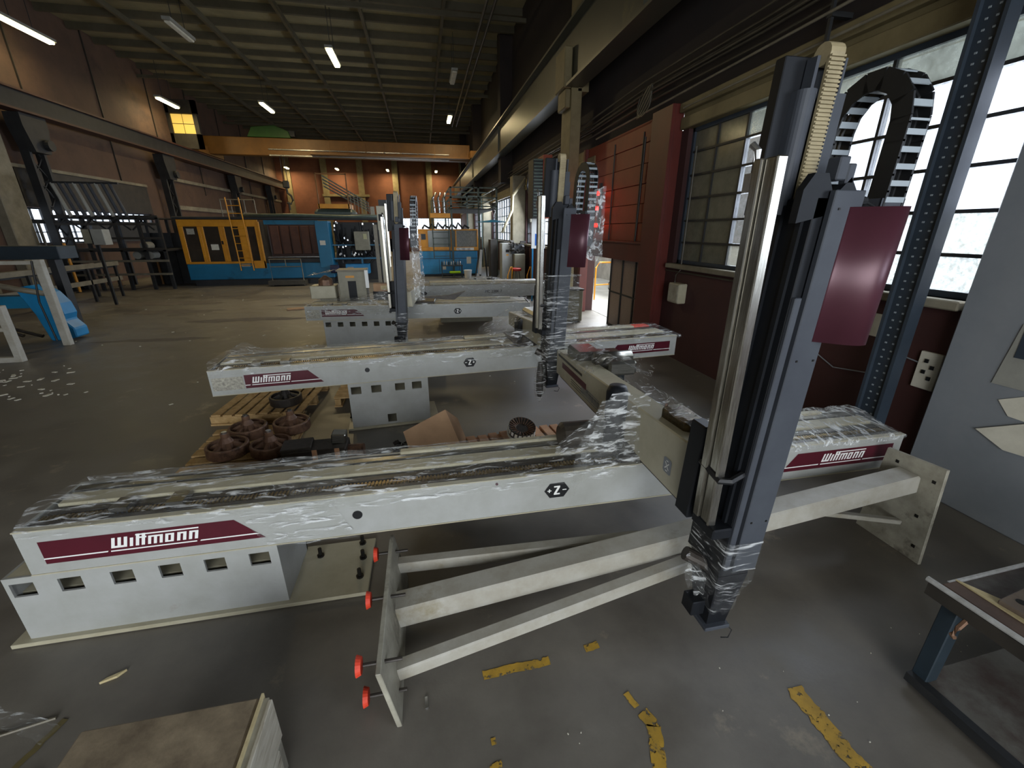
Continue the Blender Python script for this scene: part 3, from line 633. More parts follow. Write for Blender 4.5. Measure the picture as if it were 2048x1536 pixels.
    if wrist:
        mb = MB(); zz = low
        mb.hexa([(ox + .02, oy + .02, zz - .3), (ox + .12, oy + .02, zz - .3), (ox + .12, oy + .13, zz - .3), (ox + .02, oy + .13, zz - .3), (ox, oy, zz), (ox + .15, oy, zz), (ox + .15, oy + .2, zz), (ox, oy + .2, zz)])
        mb.build('wrist', M_black, t)
        B('wrist_flange', M_grey, t, (ox + .0, ox + .13, oy - .005, oy + .12, zz - .32, zz - .3), bevel=.004); B('wrist_flange', M_black, t, (ox - .05, ox + .02, oy + .05, oy + .13, zz - .27, zz - .19), bevel=.004)
        MB().tube([(ox - .08, oy + .14, zz + .03), (ox + .02, oy + .1, zz - .02)], .032, 12).build('wrist_motor', M_iron, t)
        MB().tube([(ox + .11, oy + .01, zz - .3), (ox + .14, oy - .01, zz - .33), (ox + .12, oy - .02, zz - .36), (ox + .08, oy - .02, zz - .35)], .003, 5).build('loose_wire', M_rubber, t)
        # film round the lower part
        def f(u, v):
            a = u * 2 * math.pi; z = zz + .2 - v * .48; k = 1 if z > zz else max(.6, 1 - (zz - z) * 1.5)
            cx_, cy_ = ox + .075, oy + .1; q = max(abs(math.cos(a)), abs(math.sin(a))); w = .004 + .012 * min(1, max(0, v - .25) * 3)
            p = (cx_ + math.cos(a) / q * .088 * k, cy_ + math.sin(a) / q * .13 * k, z); return wob(*p, w, 16)
        filmsheet('stretch_film', t, f, 44, 34, M_film2, .001, 14)
        def g2(u, v): return (ox - .1 + u * .1 + .04 * v, oy + .1 - .03 * u, zz + .06 - v * .2 - u * .1 + .02 * math.sin(u * 12))
        filmsheet('stretch_film', t, g2, 14, 14, M_film, .02, 18)
    for o in t.children:
        if o in made or o.name.startswith(('aluminium', 'hose_f', 'fitting')): continue
        for q in [o] + list(o.children):
            for v in q.data.vertices: v.co.x += lean * (v.co.z - .6)
def arm(t, x0, x1, yn, yf, zb, zn, zf):
    """tapering box arm running in depth"""
    a = MB().hexa([(x0, yn, zb), (x1, yn, zb), (x1, yf, zb), (x0, yf, zb), (x0, yn, zn), (x1 - .02, yn, zn), (x1, yf, zf), (x0, yf, zf)]).build('arm', M_cream, t, bevel=.008)
    return a
def armmark(a, x, y, z, s=.035):
    P = [(-1, -.8), (-.7, -1), (.7, -1), (1, -.8), (1, .8), (.7, 1), (-.7, 1), (-1, .8)]
    mb = MB().add([(x - .002, y + u * s, z + v * s * 1.15) for u, v in P], [tuple(range(8))]); o = mb.build('axis_mark', M_greypier, a)
    mb = MB()
    for k in (1, -1):
        mb.add([(x - .004, y + (-.45 - .12) * s, z - .5 * k * s), (x - .004, y + (-.45 + .12) * s, z - .5 * k * s), (x - .004, y + (.45 + .12) * s, z + .5 * k * s), (x - .004, y + (.45 - .12) * s, z + .5 * k * s)], [(0, 1, 2, 3)])
    for v in (.75, -.75): mb.add([(x - .004, y - .25 * s, z + (v - .07) * s), (x - .004, y + .25 * s, z + (v - .07) * s), (x - .004, y + .25 * s, z + (v + .07) * s), (x - .004, y - .25 * s, z + (v + .07) * s)], [(0, 1, 2, 3)])
    mb.build('axis_letter', M_print, o)

# ---- robot 1 (front)
r1 = thing('linear_robot', 'foremost white linear robot with the tall black mast nearest the camera', 'robot', (-1.975, 2.05, 0), group=None)
pedestal(r1, -.13, 1.1, .42, .412, [-.11, .09, .315, .53, .74, .955], .1, (-.2, 1.53, (1.2, .33), (1.45, .4), (1.47, .26), (1.47, .1)))
beam(r1, 5.17, .44, .42, .245, 1.75, '+Z-')
sticker(r1, .08, 1.06, .473, .602, 'r', .365, .39); sticker(r1, 4.22, 5.1, .478, .607, 'l', 4.52, .34)
hexmark(r1, 2.66, .55, .155, .1, '+Z-'); disc(r1, 1.53, .543, .026); disc(r1, 2.3, .638, .008, 'dot', M_red)
film_over(r1, -.0, 1.5, .44, .667, .03, .018); film_over(r1, 1.2, 3.0, .44, .667, .07, .012); film_over(r1, 3.4, 5.16, .44, .67, .03, .02, M_filmw)
filmsheet('stretch_film', r1, lambda u, v: (.95 + u * .45 + v * .12, -.012, .66 - v * .25), 14, 12, M_film, .006, 14)
# carriage, arm, lift tubes
B('carriage', M_iron, r1, (3.05, 3.62, .0, .46, .68, .72), bevel=.006)
MB().tube([(2.74, .24, .78), (3.05, .24, .78)], .085, 16).build('carriage_motor', M_darkrail, r1, bevel=.02)
MB().prism([(2.98, .14), (3.3, .02), (3.34, .3), (2.98, .34)], (.68, .735), lambda u, v, w: (u, v, w)).build('carriage_foot', M_iron, r1, bevel=.006)
filmsheet('stretch_film', r1, lambda u, v: (3.04 + (u - .5) * (.1 + .5 * v), .06 - .08 * v, 1.12 - v * .45), 18, 20, M_film, .012, 12)
filmsheet('stretch_film', r1, lambda u, v: (3.0 - .32 * u, .06 + .1 * v, 1.05 - .22 * u - v * (.3 - .12 * u)), 18, 16, M_film, .02, 10)
a1 = arm(r1, 3.165, 3.345, -.46, 1.68, .70, 1.04, .93)
armmark(a1, 3.165, -.3, .83, .038)
MB().add([(3.1625, 1.0 - u * .06, .76 + v * .055) for p in LOGO for u, v in p], [tuple(range(k, k + 4)) for k in range(0, 4 * len(LOGO), 4)]).build('lettering', M_greypier, a1)
B('arm_stripe', M_maroon, a1, (3.162, 3.165, .9, 1.5, .81, .86)); B('arm_groove', M_darkrail, a1, (3.162, 3.165, 1.0, 1.62, .89, .91)); B('arm_underside', M_iron, a1, (3.18, 3.33, -.45, 1.6, .685, .70))
for i in range(3): B('arm_printing', M_blackprint, a1, (3.1635, 3.165, 1.0, 1.25, .74 + i * .02, .745 + i * .02))
MB().lathe([(.06, .0), (.065, .03), (.065, .37), (.05, .41)], 20, (3.06, .14, .72)).build('lift_cylinder', M_black, r1, smooth=True)
B('gearbox', M_steel, r1, (3.36, 3.6, .92, 1.35, .9, 1.02), (3.2, 3.42, 1.2, 1.5, .93, 1.03), bevel=.02); MB().tube([(3.3, 1.1, 1.0), (3.62, 1.1, 1.0)], .06, 14).build('motor', M_steel, r1, smooth=True)
B('gearbox', mat('gold_reflection_metal', '#5d4d2c', '#2a241a', 18, .25, metal=.9, bump=.4), r1, (3.22, 3.35, -.33, -.08, 1.0, 1.09), bevel=.02); MB().tube([(3.24, -.1, 1.03), (3.24, -.1, 1.1)], .008, 6).build('pin', M_rust, r1)  # gold and black reflections on the block are put into its colour
MB().tube([(3.3, -.36, 1.06), (3.22, -.45, 1.04), (3.2, -.5, .98), (3.16, -.54, .95)], .012, 6).build('hose', M_rubber, r1)
# film over arm and carriage
filmsheet('stretch_film', r1, lambda u, v: (2.75 + u * .5, -.02 + .1 * u, 1.1 - v * .42 if u > .3 else 1.1 - (.3 - u) * 1.0 - v * .3), 16, 16, M_film, .02, 10)
filmsheet('stretch_film', r1, lambda u, v: (3.13 + u * .5, .8 + v * .75, 1.08 - abs(u - .45) * .25), 18, 18, M_film, .03, 8)
filmsheet('stretch_film', r1, lambda u, v: (3.66 - .12 * v, .75 + u * .5, 1.02 - v * .32), 14, 12, M_film2, .02, 12)
filmsheet('stretch_film', r1, lambda u, v: (3.16 + u * .24, -.45 + v * .6, 1.125 - .3 * abs(u - .5) * u), 14, 18, M_film, .02, 14)
MB().lathe([(.001, -.42), (.02, -.4), (.05, -.33), (.06, -.2), (.045, -.08), (.02, 0)], 16, (2.98, 1.6, .86)).build('wrapped_cable_end', M_film2, r1, smooth=True)
MB().lathe([(.02, -.36), (.035, -.3), (.035, -.15), (.02, -.02)], 10, (2.98, 1.6, .86)).build('cable_end', M_iron, r1)
mast(r1, 3.165, -.79, low=.55, dz=0)

# ---- robot 2
r2 = thing('linear_robot', 'second white linear robot from the front, mast before the red door', 'robot', (-2.03, 4.19, 0), R(5))
pedestal(r2, 1.19, 2.0, .5, .515, [1.215, 1.415, 1.655, 1.83], .1, (1.14, 2.1, (1.16, .3)), extra=(1.55, 1.64, .05, .14), y0=.02)
beam(r2, 5.07, .62, .53, .24, 2.5, zx=2.5)
sticker(r2, .29, .98, .577, .71, 'r', .35, .335); sticker(r2, 4.15, 4.98, .585, .71, 'l', 4.4, .35)
hexmark(r2, 2.46, .65, .14, .1); disc(r2, 1.4, .66, .024)
decal('paper_label', [[(.02, .575), (.28, .575), (.28, .7), (.02, .7)]], M_paperdark, r2, 0, 0, 1, 1, -.004)
film_over(r2, -.01, 1.6, .62, .772, .05, .02, peak=(.18, .09, .12)); film_over(r2, 1.5, 3.3, .62, .772, .1, .012); film_over(r2, 3.4, 5.1, .62, .775, .03, .012)
B('end_cap', M_foot, r2, (4.75, 5.0, .5, .62, .775, .8))
B('carriage', M_iron, r2, (3.0, 3.5, .0, .6, .78, .82), bevel=.006)
a2 = arm(r2, 3.17, 3.34, -.45, .95, .83, 1.08, 1.0); armmark(a2, 3.17, -.32, .93, .03); disc(a2, 0, 0, .001)
MB().lathe([(.035, 0), (.035, .005)], 6, (3.25, -.1, 1.075)).build('nut', M_bolt, a2)
B('hose_loop', M_rubber, r2, (3.04, 3.1, .1, .28, .82, 1.08), bevel=.03); B('gearbox', M_steel, r2, (3.3, 3.55, .3, .8, .98, 1.08), bevel=.03)
filmsheet('stretch_film', r2, lambda u, v: (2.7 + u * .75, .0 + v * .7, 1.12 - abs(u - .6) * .45), 20, 20, M_film, .04, 6)
filmsheet('stretch_film', r2, lambda u, v: (2.68 + u * .45, -.03 - .1 * u, 1.0 - v * .3), 14, 14, M_film, .02, 9)
mast(r2, 3.10, -.66, low=.84, dz=.06)
filmsheet('stretch_film', r2, lambda u, v: (3.10 + .125 + .155 * math.cos(u * 6.283) / max(abs(math.cos(u * 6.283)), abs(math.sin(u * 6.283))), -.66 + .08 + .13 * math.sin(u * 6.283) / max(abs(math.cos(u * 6.283)), abs(math.sin(u * 6.283))), 1.62 - v * .8), 40, 30, M_film2, .01, 16)
filmsheet('stretch_film', r2, lambda u, v: (3.10 + .33 + u * .15, -.7 - .02 * u, 2.36 - v * .65 + .1 * (1 - u) * (v - .5)), 16, 40, M_filmw, .014, 20)

# ---- robot 3
r3 = thing('linear_robot', 'third white linear robot from the front, with a short sticker under film', 'robot', (-2.05, 7.8, 0), R(-5))
pedestal(r3, .27, 1.62, .5, .52, [.3, .505, .71, .915, 1.12, 1.32], .095, (.2, 1.9, (.24, .3)), y0=.02)
beam(r3, 3.9, .62, .53, .24, 1.9)
sticker(r3, .27, .98, .59, .71, 'r', .33, .36); hexmark(r3, 2.6, .645, .14, .1); disc(r3, 1.43, .655, .024)
decal('paper_label', [[(.02, .56), (.24, .56), (.24, .71), (.02, .71)]], M_paperdark, r3, 0, 0, 1, 1, -.004)
film_over(r3, -.01, 2.0, .62, .772, .16, .02, peak=(1.2, .12, .4)); film_over(r3, 1.9, 3.9, .62, .772, .03, .016)
B('carriage', M_iron, r3, (1.7, 2.2, .0, .6, .78, .82), bevel=.006)
arm(r3, 1.74, 1.9, -.65, .8, .84, 1.08, 1.02)
MB().prism([(0, 0), (.5, .03), (.8, .1), (.6, -.05)], (-.05, .0), lambda u, v, w: (1.95 + u, .0 + w, .9 + v)).build('hose_end', M_iron, r3)
mast(r3, 1.66, -.94, low=.6, dz=-.04, wrist=True)
filmsheet('stretch_film', r3, lambda u, v: (1.98 + u * .16, -1.0 - .02 * u, 1.95 - v * .95), 14, 40, M_filmw, .02, 16)
filmsheet('stretch_film', r3, lambda u, v: (1.0 + u * .9, -.02 - .5 * u, .8 + .55 * u * v + .05 * v), 20, 14, M_film, .02, 8)

# ---- robot 4: film wrapped beam behind, and upright mast
r4 = thing('linear_robot', 'rear white robot beam wrapped in film, lying before the second blue machine', 'robot', (-.3, 9.7, 0), R(0))
B('beam', M_white, r4, (0, 3.05, 0, .5, .56, .84), bevel=.01); B('cover', M_cream, r4, (.4, 2.9, .1, .45, .84, .9), bevel=.01)
B('pedestal', M_boxg, r4, (.6, 1.8, .05, .5, 0, .56)); film_over(r4, -.02, 3.07, .5, .86, .26, .016, M_film, peak=(1.6, .1, .5))
TX = [[(x, 0), (x + .6, 0), (x + .6, 1), (x, 1)] for x in (0, .9, 1.8, 2.9, 3.8, 4.7, 5.6)]
decal('axis_mark', [[(.2, .68), (.24, .64), (.3, .64), (.34, .68), (.3, .72), (.24, .72)]], M_blackprint, r4, 0, 0, 1, 1, -.02)
def fontdecal(txt, size, loc, rot, m, parent, name='lettering'):
    c = bpy.data.curves.new(name, 'FONT'); c.body = txt; c.size = size; c.extrude = .001
    o = bpy.data.objects.new(name, c); COL.objects.link(o); dg = bpy.context.evaluated_depsgraph_get()
    me = bpy.data.meshes.new_from_object(o.evaluated_get(dg)); bpy.data.objects.remove(o)
    o = bpy.data.objects.new(name, me); COL.objects.link(o); me.materials.clear(); me.materials.append(m)
    o.parent = parent; o.location = loc; o.rotation_euler = rot; return o
fontdecal('MC 230K 7', .085, (1.62, -.022, .66), (R(90), 0, 0), M_blackprint, r4)
ms = thing('robot_mast', 'tall beige upright mast with a black square opening beside the film wrapped black one', 'mast', (-.83, 9.2, 0))
B('column', M_cream, ms, (0, .16, 0, .16, 0, 2.44), bevel=.006); B('opening', M_black, ms, (.03, .13, -.004, 0, 2.17, 2.29)); B('groove', M_dark, ms, (.0, .012, -.004, 0, .9, 2.0))
B('aluminium_profile', M_alu, ms, (.165, .185, -.02, .02, 1.3, 2.48), (.19, .2, -.02, .02, 1.5, 2.48)); B('wooden_strut', M_pipel, ms, (-.09, -.02, -.02, .04, .2, 2.1)); B('top_block', M_dark, ms, (.05, .2, .02, .14, 2.44, 2.55))

# ================================================================== LYING STAND (foreground)
st = thing('steel_stand', 'dusty white steel stand lying on its side between two end plates in front', 'stand', (-.27, 1.3, 0))
def S(x, y, z): return (x + .27, y - 1.3, z)
def hex2(mb, pts, th):
    """plate from 4 corners (ordered), extruded by +x thickness"""
    return mb.hexa([Vector(p) for p in pts] + [Vector(p) + Vector((th, 0, 0)) for p in pts])
pL = hex2(MB(), [S(-.245, 1.27, 0), S(-.245, 2.12, 0), S(-.30, 2.12, .33), S(-.30, 1.265, .34)], .022).build('end_plate', M_plate, st, bevel=.003)
pR = hex2(MB(), [S(2.95, 1.58, 0), S(2.95, 2.0, .0), S(2.95, 1.96, .64), S(2.95, 1.62, .665)], .022).build('end_plate', M_plate, st, bevel=.003)
MB().bar(S(-.27, 1.75, .145), S(2.95, 1.79, .5), .14, .125).build('main_tube', M_tube, st, bevel=.012)
MB().bar(S(-.25, 1.46, .09), S(1.4, 1.66, .26), .07, .07).build('brace_tube', M_tube, st, bevel=.008)
MB().bar(S(-.265, 2.03, .18), S(1.15, 1.86, .28), .07, .07).build('brace_tube', M_tube, st, bevel=.008)
MB().bar(S(2.3, 1.8, .34), S(2.95, 1.76, .2), .045, .03).build('brace_tube', M_tube, st, bevel=.005)
for y, z in ((1.35, .30), (1.38, .07), (2.04, .27), (1.70, .29)):
    f = MB().tube([S(-.30 - .0, y, z), S(-.36, y, z)], .008, 8); f.tube([S(-.20, y, z), S(-.3, y, z)], .008, 8)
    o = f.build('levelling_bolt', M_iron, pL)
    w = MB().tube([S(-.385, y, z), S(-.375, y, z), S(-.365, y, z)], .042, 20, r1=.034); w.build('foot_disc', M_foot, pL)
for y, z in ((1.66, .56), (1.88, .58), (1.64, .1), (1.75, .2), (1.68, .3)): B('bolt_hole', M_bolt, pR, (3.218, 3.2202, y - 1.3 - .01, y - 1.3 + .01, z - .01, z + .01))

# ================================================================== PALLETS, ROTORS, LOOSE PARTS
def pallet(name, lab, loc, rz, L, Wd, n, m=M_wood, rx=0, ry=0, along='y'):
    """top boards run in local x (length Wd), laid side by side in local y"""
    t = thing(name, lab, 'pallet', loc, rz, rx=rx, ry=ry)
    for x in (0, Wd / 2 - .035, Wd - .07):
        B('bearer', m, t, (x, x + .07, 0, L, .022, .1), bevel=.004); B('bottom_board', m, t, (x - .01, x + .08, 0, L, 0, .02))
    pitch = L / n
    for k in range(n):
        w = pitch * random.uniform(.68, .82); y = k * pitch + random.uniform(0, .01); e = random.uniform(-.012, .012)
        B('top_board', m, t, (e, Wd + e, y, y + w, .102, .12), bevel=.003)
    return t
pallet('pallet', 'pale wooden pallet carrying four rusty rotors behind the foremost beam', (-2.1, 3.05, 0), R(2), 1.32, .78, 9)
pallet('pallet', 'weathered pallet with slanting boards under the second beam, one dark rotor on it', (-1.42, 4.66, .0), R(86), .96, 1.02, 8)
pallet('pallet', 'reddish short pallet carrying a stator ring right of the cardboard box', (1.3, 3.35, 0), R(97), .98, .46, 9, M_woodred)
pallet('pallet', 'half hidden yellowish pallet standing behind the second robot pedestal', (-1.15, 5.0, 0), R(0), .8, .5, 6)
def rotor(name, lab, loc, rz, r=.17, h=.1, m=M_rust, tilt=0):
    t = thing(name, lab, 'rotor', loc, rz, rx=tilt)
    MB().lathe([(r * .93, 0), (r, .012), (r, h * .9), (r * .96, h), (r * .86, h), (r * .84, h * .35), (r * .3, h * .3)], 28).build('rim', m, t, smooth=False)
    MB().lathe([(r * .36, h * .25), (r * .34, h * 1.2), (r * .2, h * 1.6), (r * .2, h * 2.0)], 18).build('hub', m, t)
    for k in range(6):
        a = k * math.pi / 3; MB().hexa([(math.cos(a) * r * p + (-math.sin(a)) * q, math.sin(a) * r * p + math.cos(a) * q, z) for z, pp_ in ((h * .3, (.3, .86)),) for p, q in ((.3, -.012), (.86, -.02), (.86, .02), (.3, .012))] + [(math.cos(a) * r * p + (-math.sin(a)) * q, math.sin(a) * r * p + math.cos(a) * q, z) for p, q, z in ((.3, -.012, h * 1.2), (.86, -.02, h * .75), (.86, .02, h * .75), (.3, .012, h * 1.2))]).build('spoke', m, t)
    MB().lathe([(r * .13, h * 1.98), (r * .13, h * 2.15)], 12).build('shaft_end', M_bare, t); return t
ra = rotor('rusty_rotor', 'front left rusty rotor on the pale pallet', (-1.82, 3.78, .12), 0)
dup(ra, (-1.45, 3.74, .12), .5, 'front right rusty rotor on the pale pallet'); dup(ra, (-1.78, 4.15, .12), 1.1, 'back left rusty rotor on the pale pallet'); dup(ra, (-1.4, 4.2, .12), .8, 'back right rusty rotor on the pale pallet')
rotor('rusty_rotor', 'dark rotor on the weathered pallet under the second beam', (-1.66, 4.95, .12), .3, .17, .1, M_iron)
sr = thing('stator_ring', 'tilted dark stator ring with white spacer tabs on the reddish pallet', 'ring', (.82, 3.62, .15), .3, rx=R(18)); sr.scale = (.85, .85, .8)
MB().lathe([(.07, 0), (.15, 0), (.155, .02), (.155, .1), (.07, .06)], 32).build('ring_body', M_iron, sr)
for k in range(22):
    a = k * math.pi / 11; o = MB().obox((math.cos(a) * .11, math.sin(a) * .11, .088), (.085, .006, .012), rz=a, ry=-.45).build('winding_fin', M_rust, sr)
for k in range(20): a = k * math.pi / 10; MB().obox((math.cos(a) * .157, math.sin(a) * .157, .06), (.004, .03, .05), rz=a).build('spacer_tab', M_print if k % 2 else M_paper, sr)
MB().lathe([(.16, -.028), (.165, -.01), (.165, .0), (.155, .0)], 30).build('paper_band', M_paper, sr)
mbk = thing('motor_block', 'oily dark machine block with steel end parts behind the foremost beam', 'machine part', (-1.27, 3.42, 0))
MB().obox((.25, .12, .13), (.52, .22, .24)).build('housing', M_iron, mbk, bevel=.01); MB().obox((.1, .12, .26), (.24, .2, .03), rz=.1).build('lid', M_iron, mbk, bevel=.006)
MB().obox((.44, .16, .29), (.12, .12, .09), ry=.1).build('steel_block', M_steel, mbk, bevel=.01); MB().tube([(.5, .12, .15), (.64, .12, .15)], .07, 16).build('shaft', M_rust, mbk); B('copper_insert', M_woodred, mbk, (.24, .28, -.003, 0, .1, .26), (.42, .46, -.003, 0, .1, .26))
bl = MB().bar((-.62, 3.36, .07), (-.3, 3.56, .07), .09, .09).build('timber_block', M_wood, None, bevel=.006); tag(bl, 'yellowish timber batten lying between machine block and cardboard box', 'timber')
cbx = thing('cardboard_box', 'open brown cardboard box tipped up behind the foremost beam', 'box', (-.2, 3.32, 0))
P1 = [Vector(p) for p in ((0, 0, .1), (.42, .02, .2), (.30, .14, .52), (-.07, .1, .36))]
MB().add(P1, [(0, 1, 2, 3)]).build('flap', M_card, cbx, solid=.008)
MB().add([P1[0], P1[1], (.5, .22, .02), (.02, .22, .02)], [(0, 1, 2, 3)]).build('side', M_card, cbx, solid=.008)
MB().add([P1[1], P1[2], (.42, .42, .3), (.52, .35, .02)], [(0, 1, 2, 3)]).build('side', M_card, cbx, solid=.008)
MB().add([(.02, .22, .02), (.5, .22, .02), (.52, .5, .02), (.02, .45, .02)], [(0, 1, 2, 3)]).build('bottom', M_card, cbx, solid=.008)
cl = MB()
for k in range(26): cl.obox((-.38 + random.uniform(0, .14), 3.34 + random.uniform(0, .12), .2 + random.uniform(-.08, .06)), (.05, .03, .02), rz=random.random() * 3, rx=random.random())
stuff(tag(cl.build('scrap_metal', M_iron, None), 'small heap of black scrap parts left of the cardboard box', 'scrap'))
B('scrap_support', M_iron, bpy.data.objects['scrap_metal'], (-.4, -.24, 3.32, 3.48, 0, .13))
# crate bottom left
ct = thing('wooden_crate', 'low crate with filthy plywood lid and white painted side at bottom left', 'crate', (-1.35, .6, 0))
B('lid', M_filth, ct, (.1, .66, .0, .62, .385, .405), bevel=.02); B('lid_strip', M_chip, ct, (.664, .672, .0, .625, .37, .41))
B('side_board', M_whitewood, ct, (.69, .705, .0, .605, .2, .4), (.69, .705, .0, .56, .01, .19), bevel=.003); B('side_board', M_plate, ct, (.672, .69, .0, .615, 0, .395))
B('back_board', M_whitewood, ct, (.12, .67, .6, .615, 0, .385)); B('left_board', M_whitewood, ct, (.1, .12, 0, .615, 0, .385)); B('front_board', M_whitewood, ct, (.12, .67, 0, .02, 0, .385))
# workbench bottom right
tb = thing('workbench', 'rusty steel workbench with rotten plank edge and lower shelf at bottom right', 'bench', (2.1, .1, 0), R(2))
B('top', M_shelf, tb, (.06, 1.2, .0, .93, .52, .545)); B('rim', M_edge, tb, (.08, 1.2, .925, .935, .5, .56))
B('edge_plank', M_tablewood, tb, (.04, .14, -.3, .93, .5, .56), bevel=.004)
MB().prism([(.115, -.3), (.18, -.3)] + [(.165 + .05 * random.random(), -.25 + k * .06) for k in range(19)] + [(.12, .93)], (.546, .566), lambda u, v, w: (u, v, w)).build('splintered_edge', M_chip, tb)
MB().tube([(.0, .96, .57), (.015, -.3, .57)], .012, 10).build('edge_rod', M_edge, tb); B('edge_bar', M_dark2, tb, (-.005, .02, -.3, .95, .5, .558))
B('leg', M_leg, tb, (.03, .1, .84, .9, .0, .5), bevel=.004); B('leg', M_leg, tb, (1.1, 1.17, .84, .9, .0, .5), bevel=.004)
B('shelf', M_shelf, tb, (.04, 1.18, -.3, .88, .06, .07)); B('shelf_bar', M_dark, tb, (.0, .04, -.3, .9, .03, .075)); 
MB().tube([(-.0, .8, .5), (-.03, .8, .47), (-.05, .8, .44), (-.03, .8, .42)], .01, 6).build('hook', M_rust, tb)
pt = thing('steel_plate', 'brown steel plate with round holes lying on the workbench', 'plate', (2.2, .9, .567), R(8))
B('plate', mat('brown_steel_plate', '#6f6152', '#5b4e42', 8, .55, bump=.1), pt, (0, .5, -.4, 0, 0, .02), bevel=.004)
for x, y in ((.07, -.04), (.06, -.16), (.2, -.05)): MB().lathe([(.018, .0205), (.018, .0212)], 12, (x, y, 0)).build('hole', M_bolt, pt)

# floor marks and litter
def ragged(pts, w, seed):
    rn = random.Random(seed); L_, R_ = [], []
    for k in range(len(pts) - 1):
        a, b = Vector(pts[k]), Vector(pts[k + 1]); n = max(2, int((b - a).length / .012)); d = (b - a).normalized(); s = Vector((-d.y, d.x))
        for i in range(n):
            p = a + (b - a) * i / n; e = noise.noise(p.to_3d() * 30 + Vector((seed, 0, 0))) * .35; L_.append(p + s * (w / 2 * (1 + e + rn.uniform(-.12, .08)))); R_.append(p - s * (w / 2 * (1 - e + rn.uniform(-.15, .05))))
    mb = MB(); n = len(L_)
    mb.add([(p.x, p.y, .003) for p in L_] + [(p.x, p.y, .003) for p in R_], [(i, i + 1, n + i + 1, n + i) for i in range(n - 1)]); return mb
for i, (pts, w, lab, m) in enumerate((
    ([(.145, 1.42), (.49, 1.43)], .045, 'straight yellow painted floor stripe in front of the lying stand', M_yel),
    ([(.67, 1.455), (.76, 1.46)], .04, 'short yellow floor paint patch right of the straight stripe', M_yel),
    ([(.775, 1.21), (.8, 1.13)], .03, 'thin broken yellow paint mark above the bottom edge, middle', M_yel),
    ([(.81, 1.12), (.835, 1.06), (.8, .98), (.77, .85)], .06, 'flaking yellow paint mark at the bottom edge, middle', M_yel),
    ([(1.55, 1.08), (1.55, .95), (1.56, .7)], .085, 'long worn yellow stripe running to the bottom edge at right', M_yel),
    ([(.15, 1.15), (.153, 1.11)], .02, 'small yellow paint fleck above the bottom edge', M_yel), ([(.14, 1.06), (.165, .98)], .05, 'worn yellow paint fleck right at the bottom edge', M_yel),
    ([(-1.66, 1.59), (-1.72, 1.4)], .03, 'faint old yellow line left of the crate', M_yelold))):
    tag(ragged(pts, w, i).build('floor_marking', m), lab, 'marking')
tag(MB().prism([(-1.62, 1.735), (-1.6, 1.755), (-1.535, 1.785), (-1.56, 1.755)], (0, .012), lambda u, v, w: (u, v, w)).build('wood_chip', M_chip), 'pale wood chip on the floor before the foremost pedestal', 'litter')
tag(MB().prism([(-1.72, 1.27), (-1.62, 1.3), (-1.6, 1.36), (-1.7, 1.36), (-1.78, 1.3)], (0, .01), lambda u, v, w: (u, v, w + (u + 1.7) * .1)).build('wood_chip', M_woodred), 'reddish wood scrap on the floor at bottom left', 'litter')
tag(MB().grid(12, 6, lambda u, v: wob(-2.2 + u * .55, 1.62 - .15 * u * u + v * .07, .02 + .05 * math.sin(u * 3), .02, 12)).build('film_scrap', M_film, smooth=True), 'scrap of clear film curled on the floor at the left edge', 'film')
tag(MB().tube([(-2.3, 1.45, .006), (-1.9, 1.56, .006), (-1.7, 1.6, .006)], .006, 6).build('pale_stick', M_pipel), 'thin pale stick lying on the floor at the left edge', 'stick')
tag(MB().obox((-.12, 1.345, .006), (.012, .05, .01), rz=.05).build('metal_clip', M_bare), 'small shiny metal clip on the floor right of the left end plate', 'clip')
rn = random.Random(3)
lt = MB()
for k in range(220):
    x, y = rn.uniform(-9, -5.2), rn.uniform(5.6, 7.4)
    if rn.random() < .75: x = -6.7 + rn.gauss(0, .9); y = 6.5 + rn.gauss(0, .5)
    s = rn.uniform(.01, .05); lt.obox((x, y, .004), (s * 1.8, s, .006), rz=rn.random() * 3)
stuff(tag(lt.build('swept_flakes', M_paper), 'scatter of pale flakes swept on the dark floor at left', 'litter'))
lt = MB()
for k in range(90):
    x, y = rn.uniform(-9, 3), rn.uniform(5, 16); s = rn.uniform(.008, .03); lt.obox((x, y, .004), (s * 1.6, s, .006), rz=rn.random() * 3)
for k in range(16):
    x, y = rn.uniform(-.1, 2.8), rn.uniform(.7, 1.25); s = rn.uniform(.0015, .004); lt.obox((x, y, .003), (s * 1.6, s, .004), rz=rn.random() * 3)
stuff(tag(lt.build('floor_debris', M_paper), 'small pale bits of debris scattered over the hall floor', 'litter'))
st2 = MB()
for (x, y, a, b) in ((-6.5, 12.5, 1.3, .35), (-4.2, 11.0, 1.6, .25), (-7.5, 14.0, 1.8, .5), (-3, 13, 1.4, .2), (-5.2, 9.2, 1.2, .15)):
    n = 26; st2.add([(x + math.cos(2 * math.pi * k / n) * a * rn.uniform(.6, 1.1), y + math.sin(2 * math.pi * k / n) * b * rn.uniform(.5, 1.1), .002) for k in range(n)], [tuple(range(n))])
stuff(tag(st2.build('dust_patches', mat('dry_dust', '#6f665a', '#57504a', 3, .8)), 'streaks of pale dry dust on the floor before the blue machine', 'dust'))
tag(MB().obox((-3.3, 12.3, .02), (.7, .25, .03), rz=.3).build('flattened_carton', M_card), 'flattened carton with litter on the floor before the blue machine', 'litter')

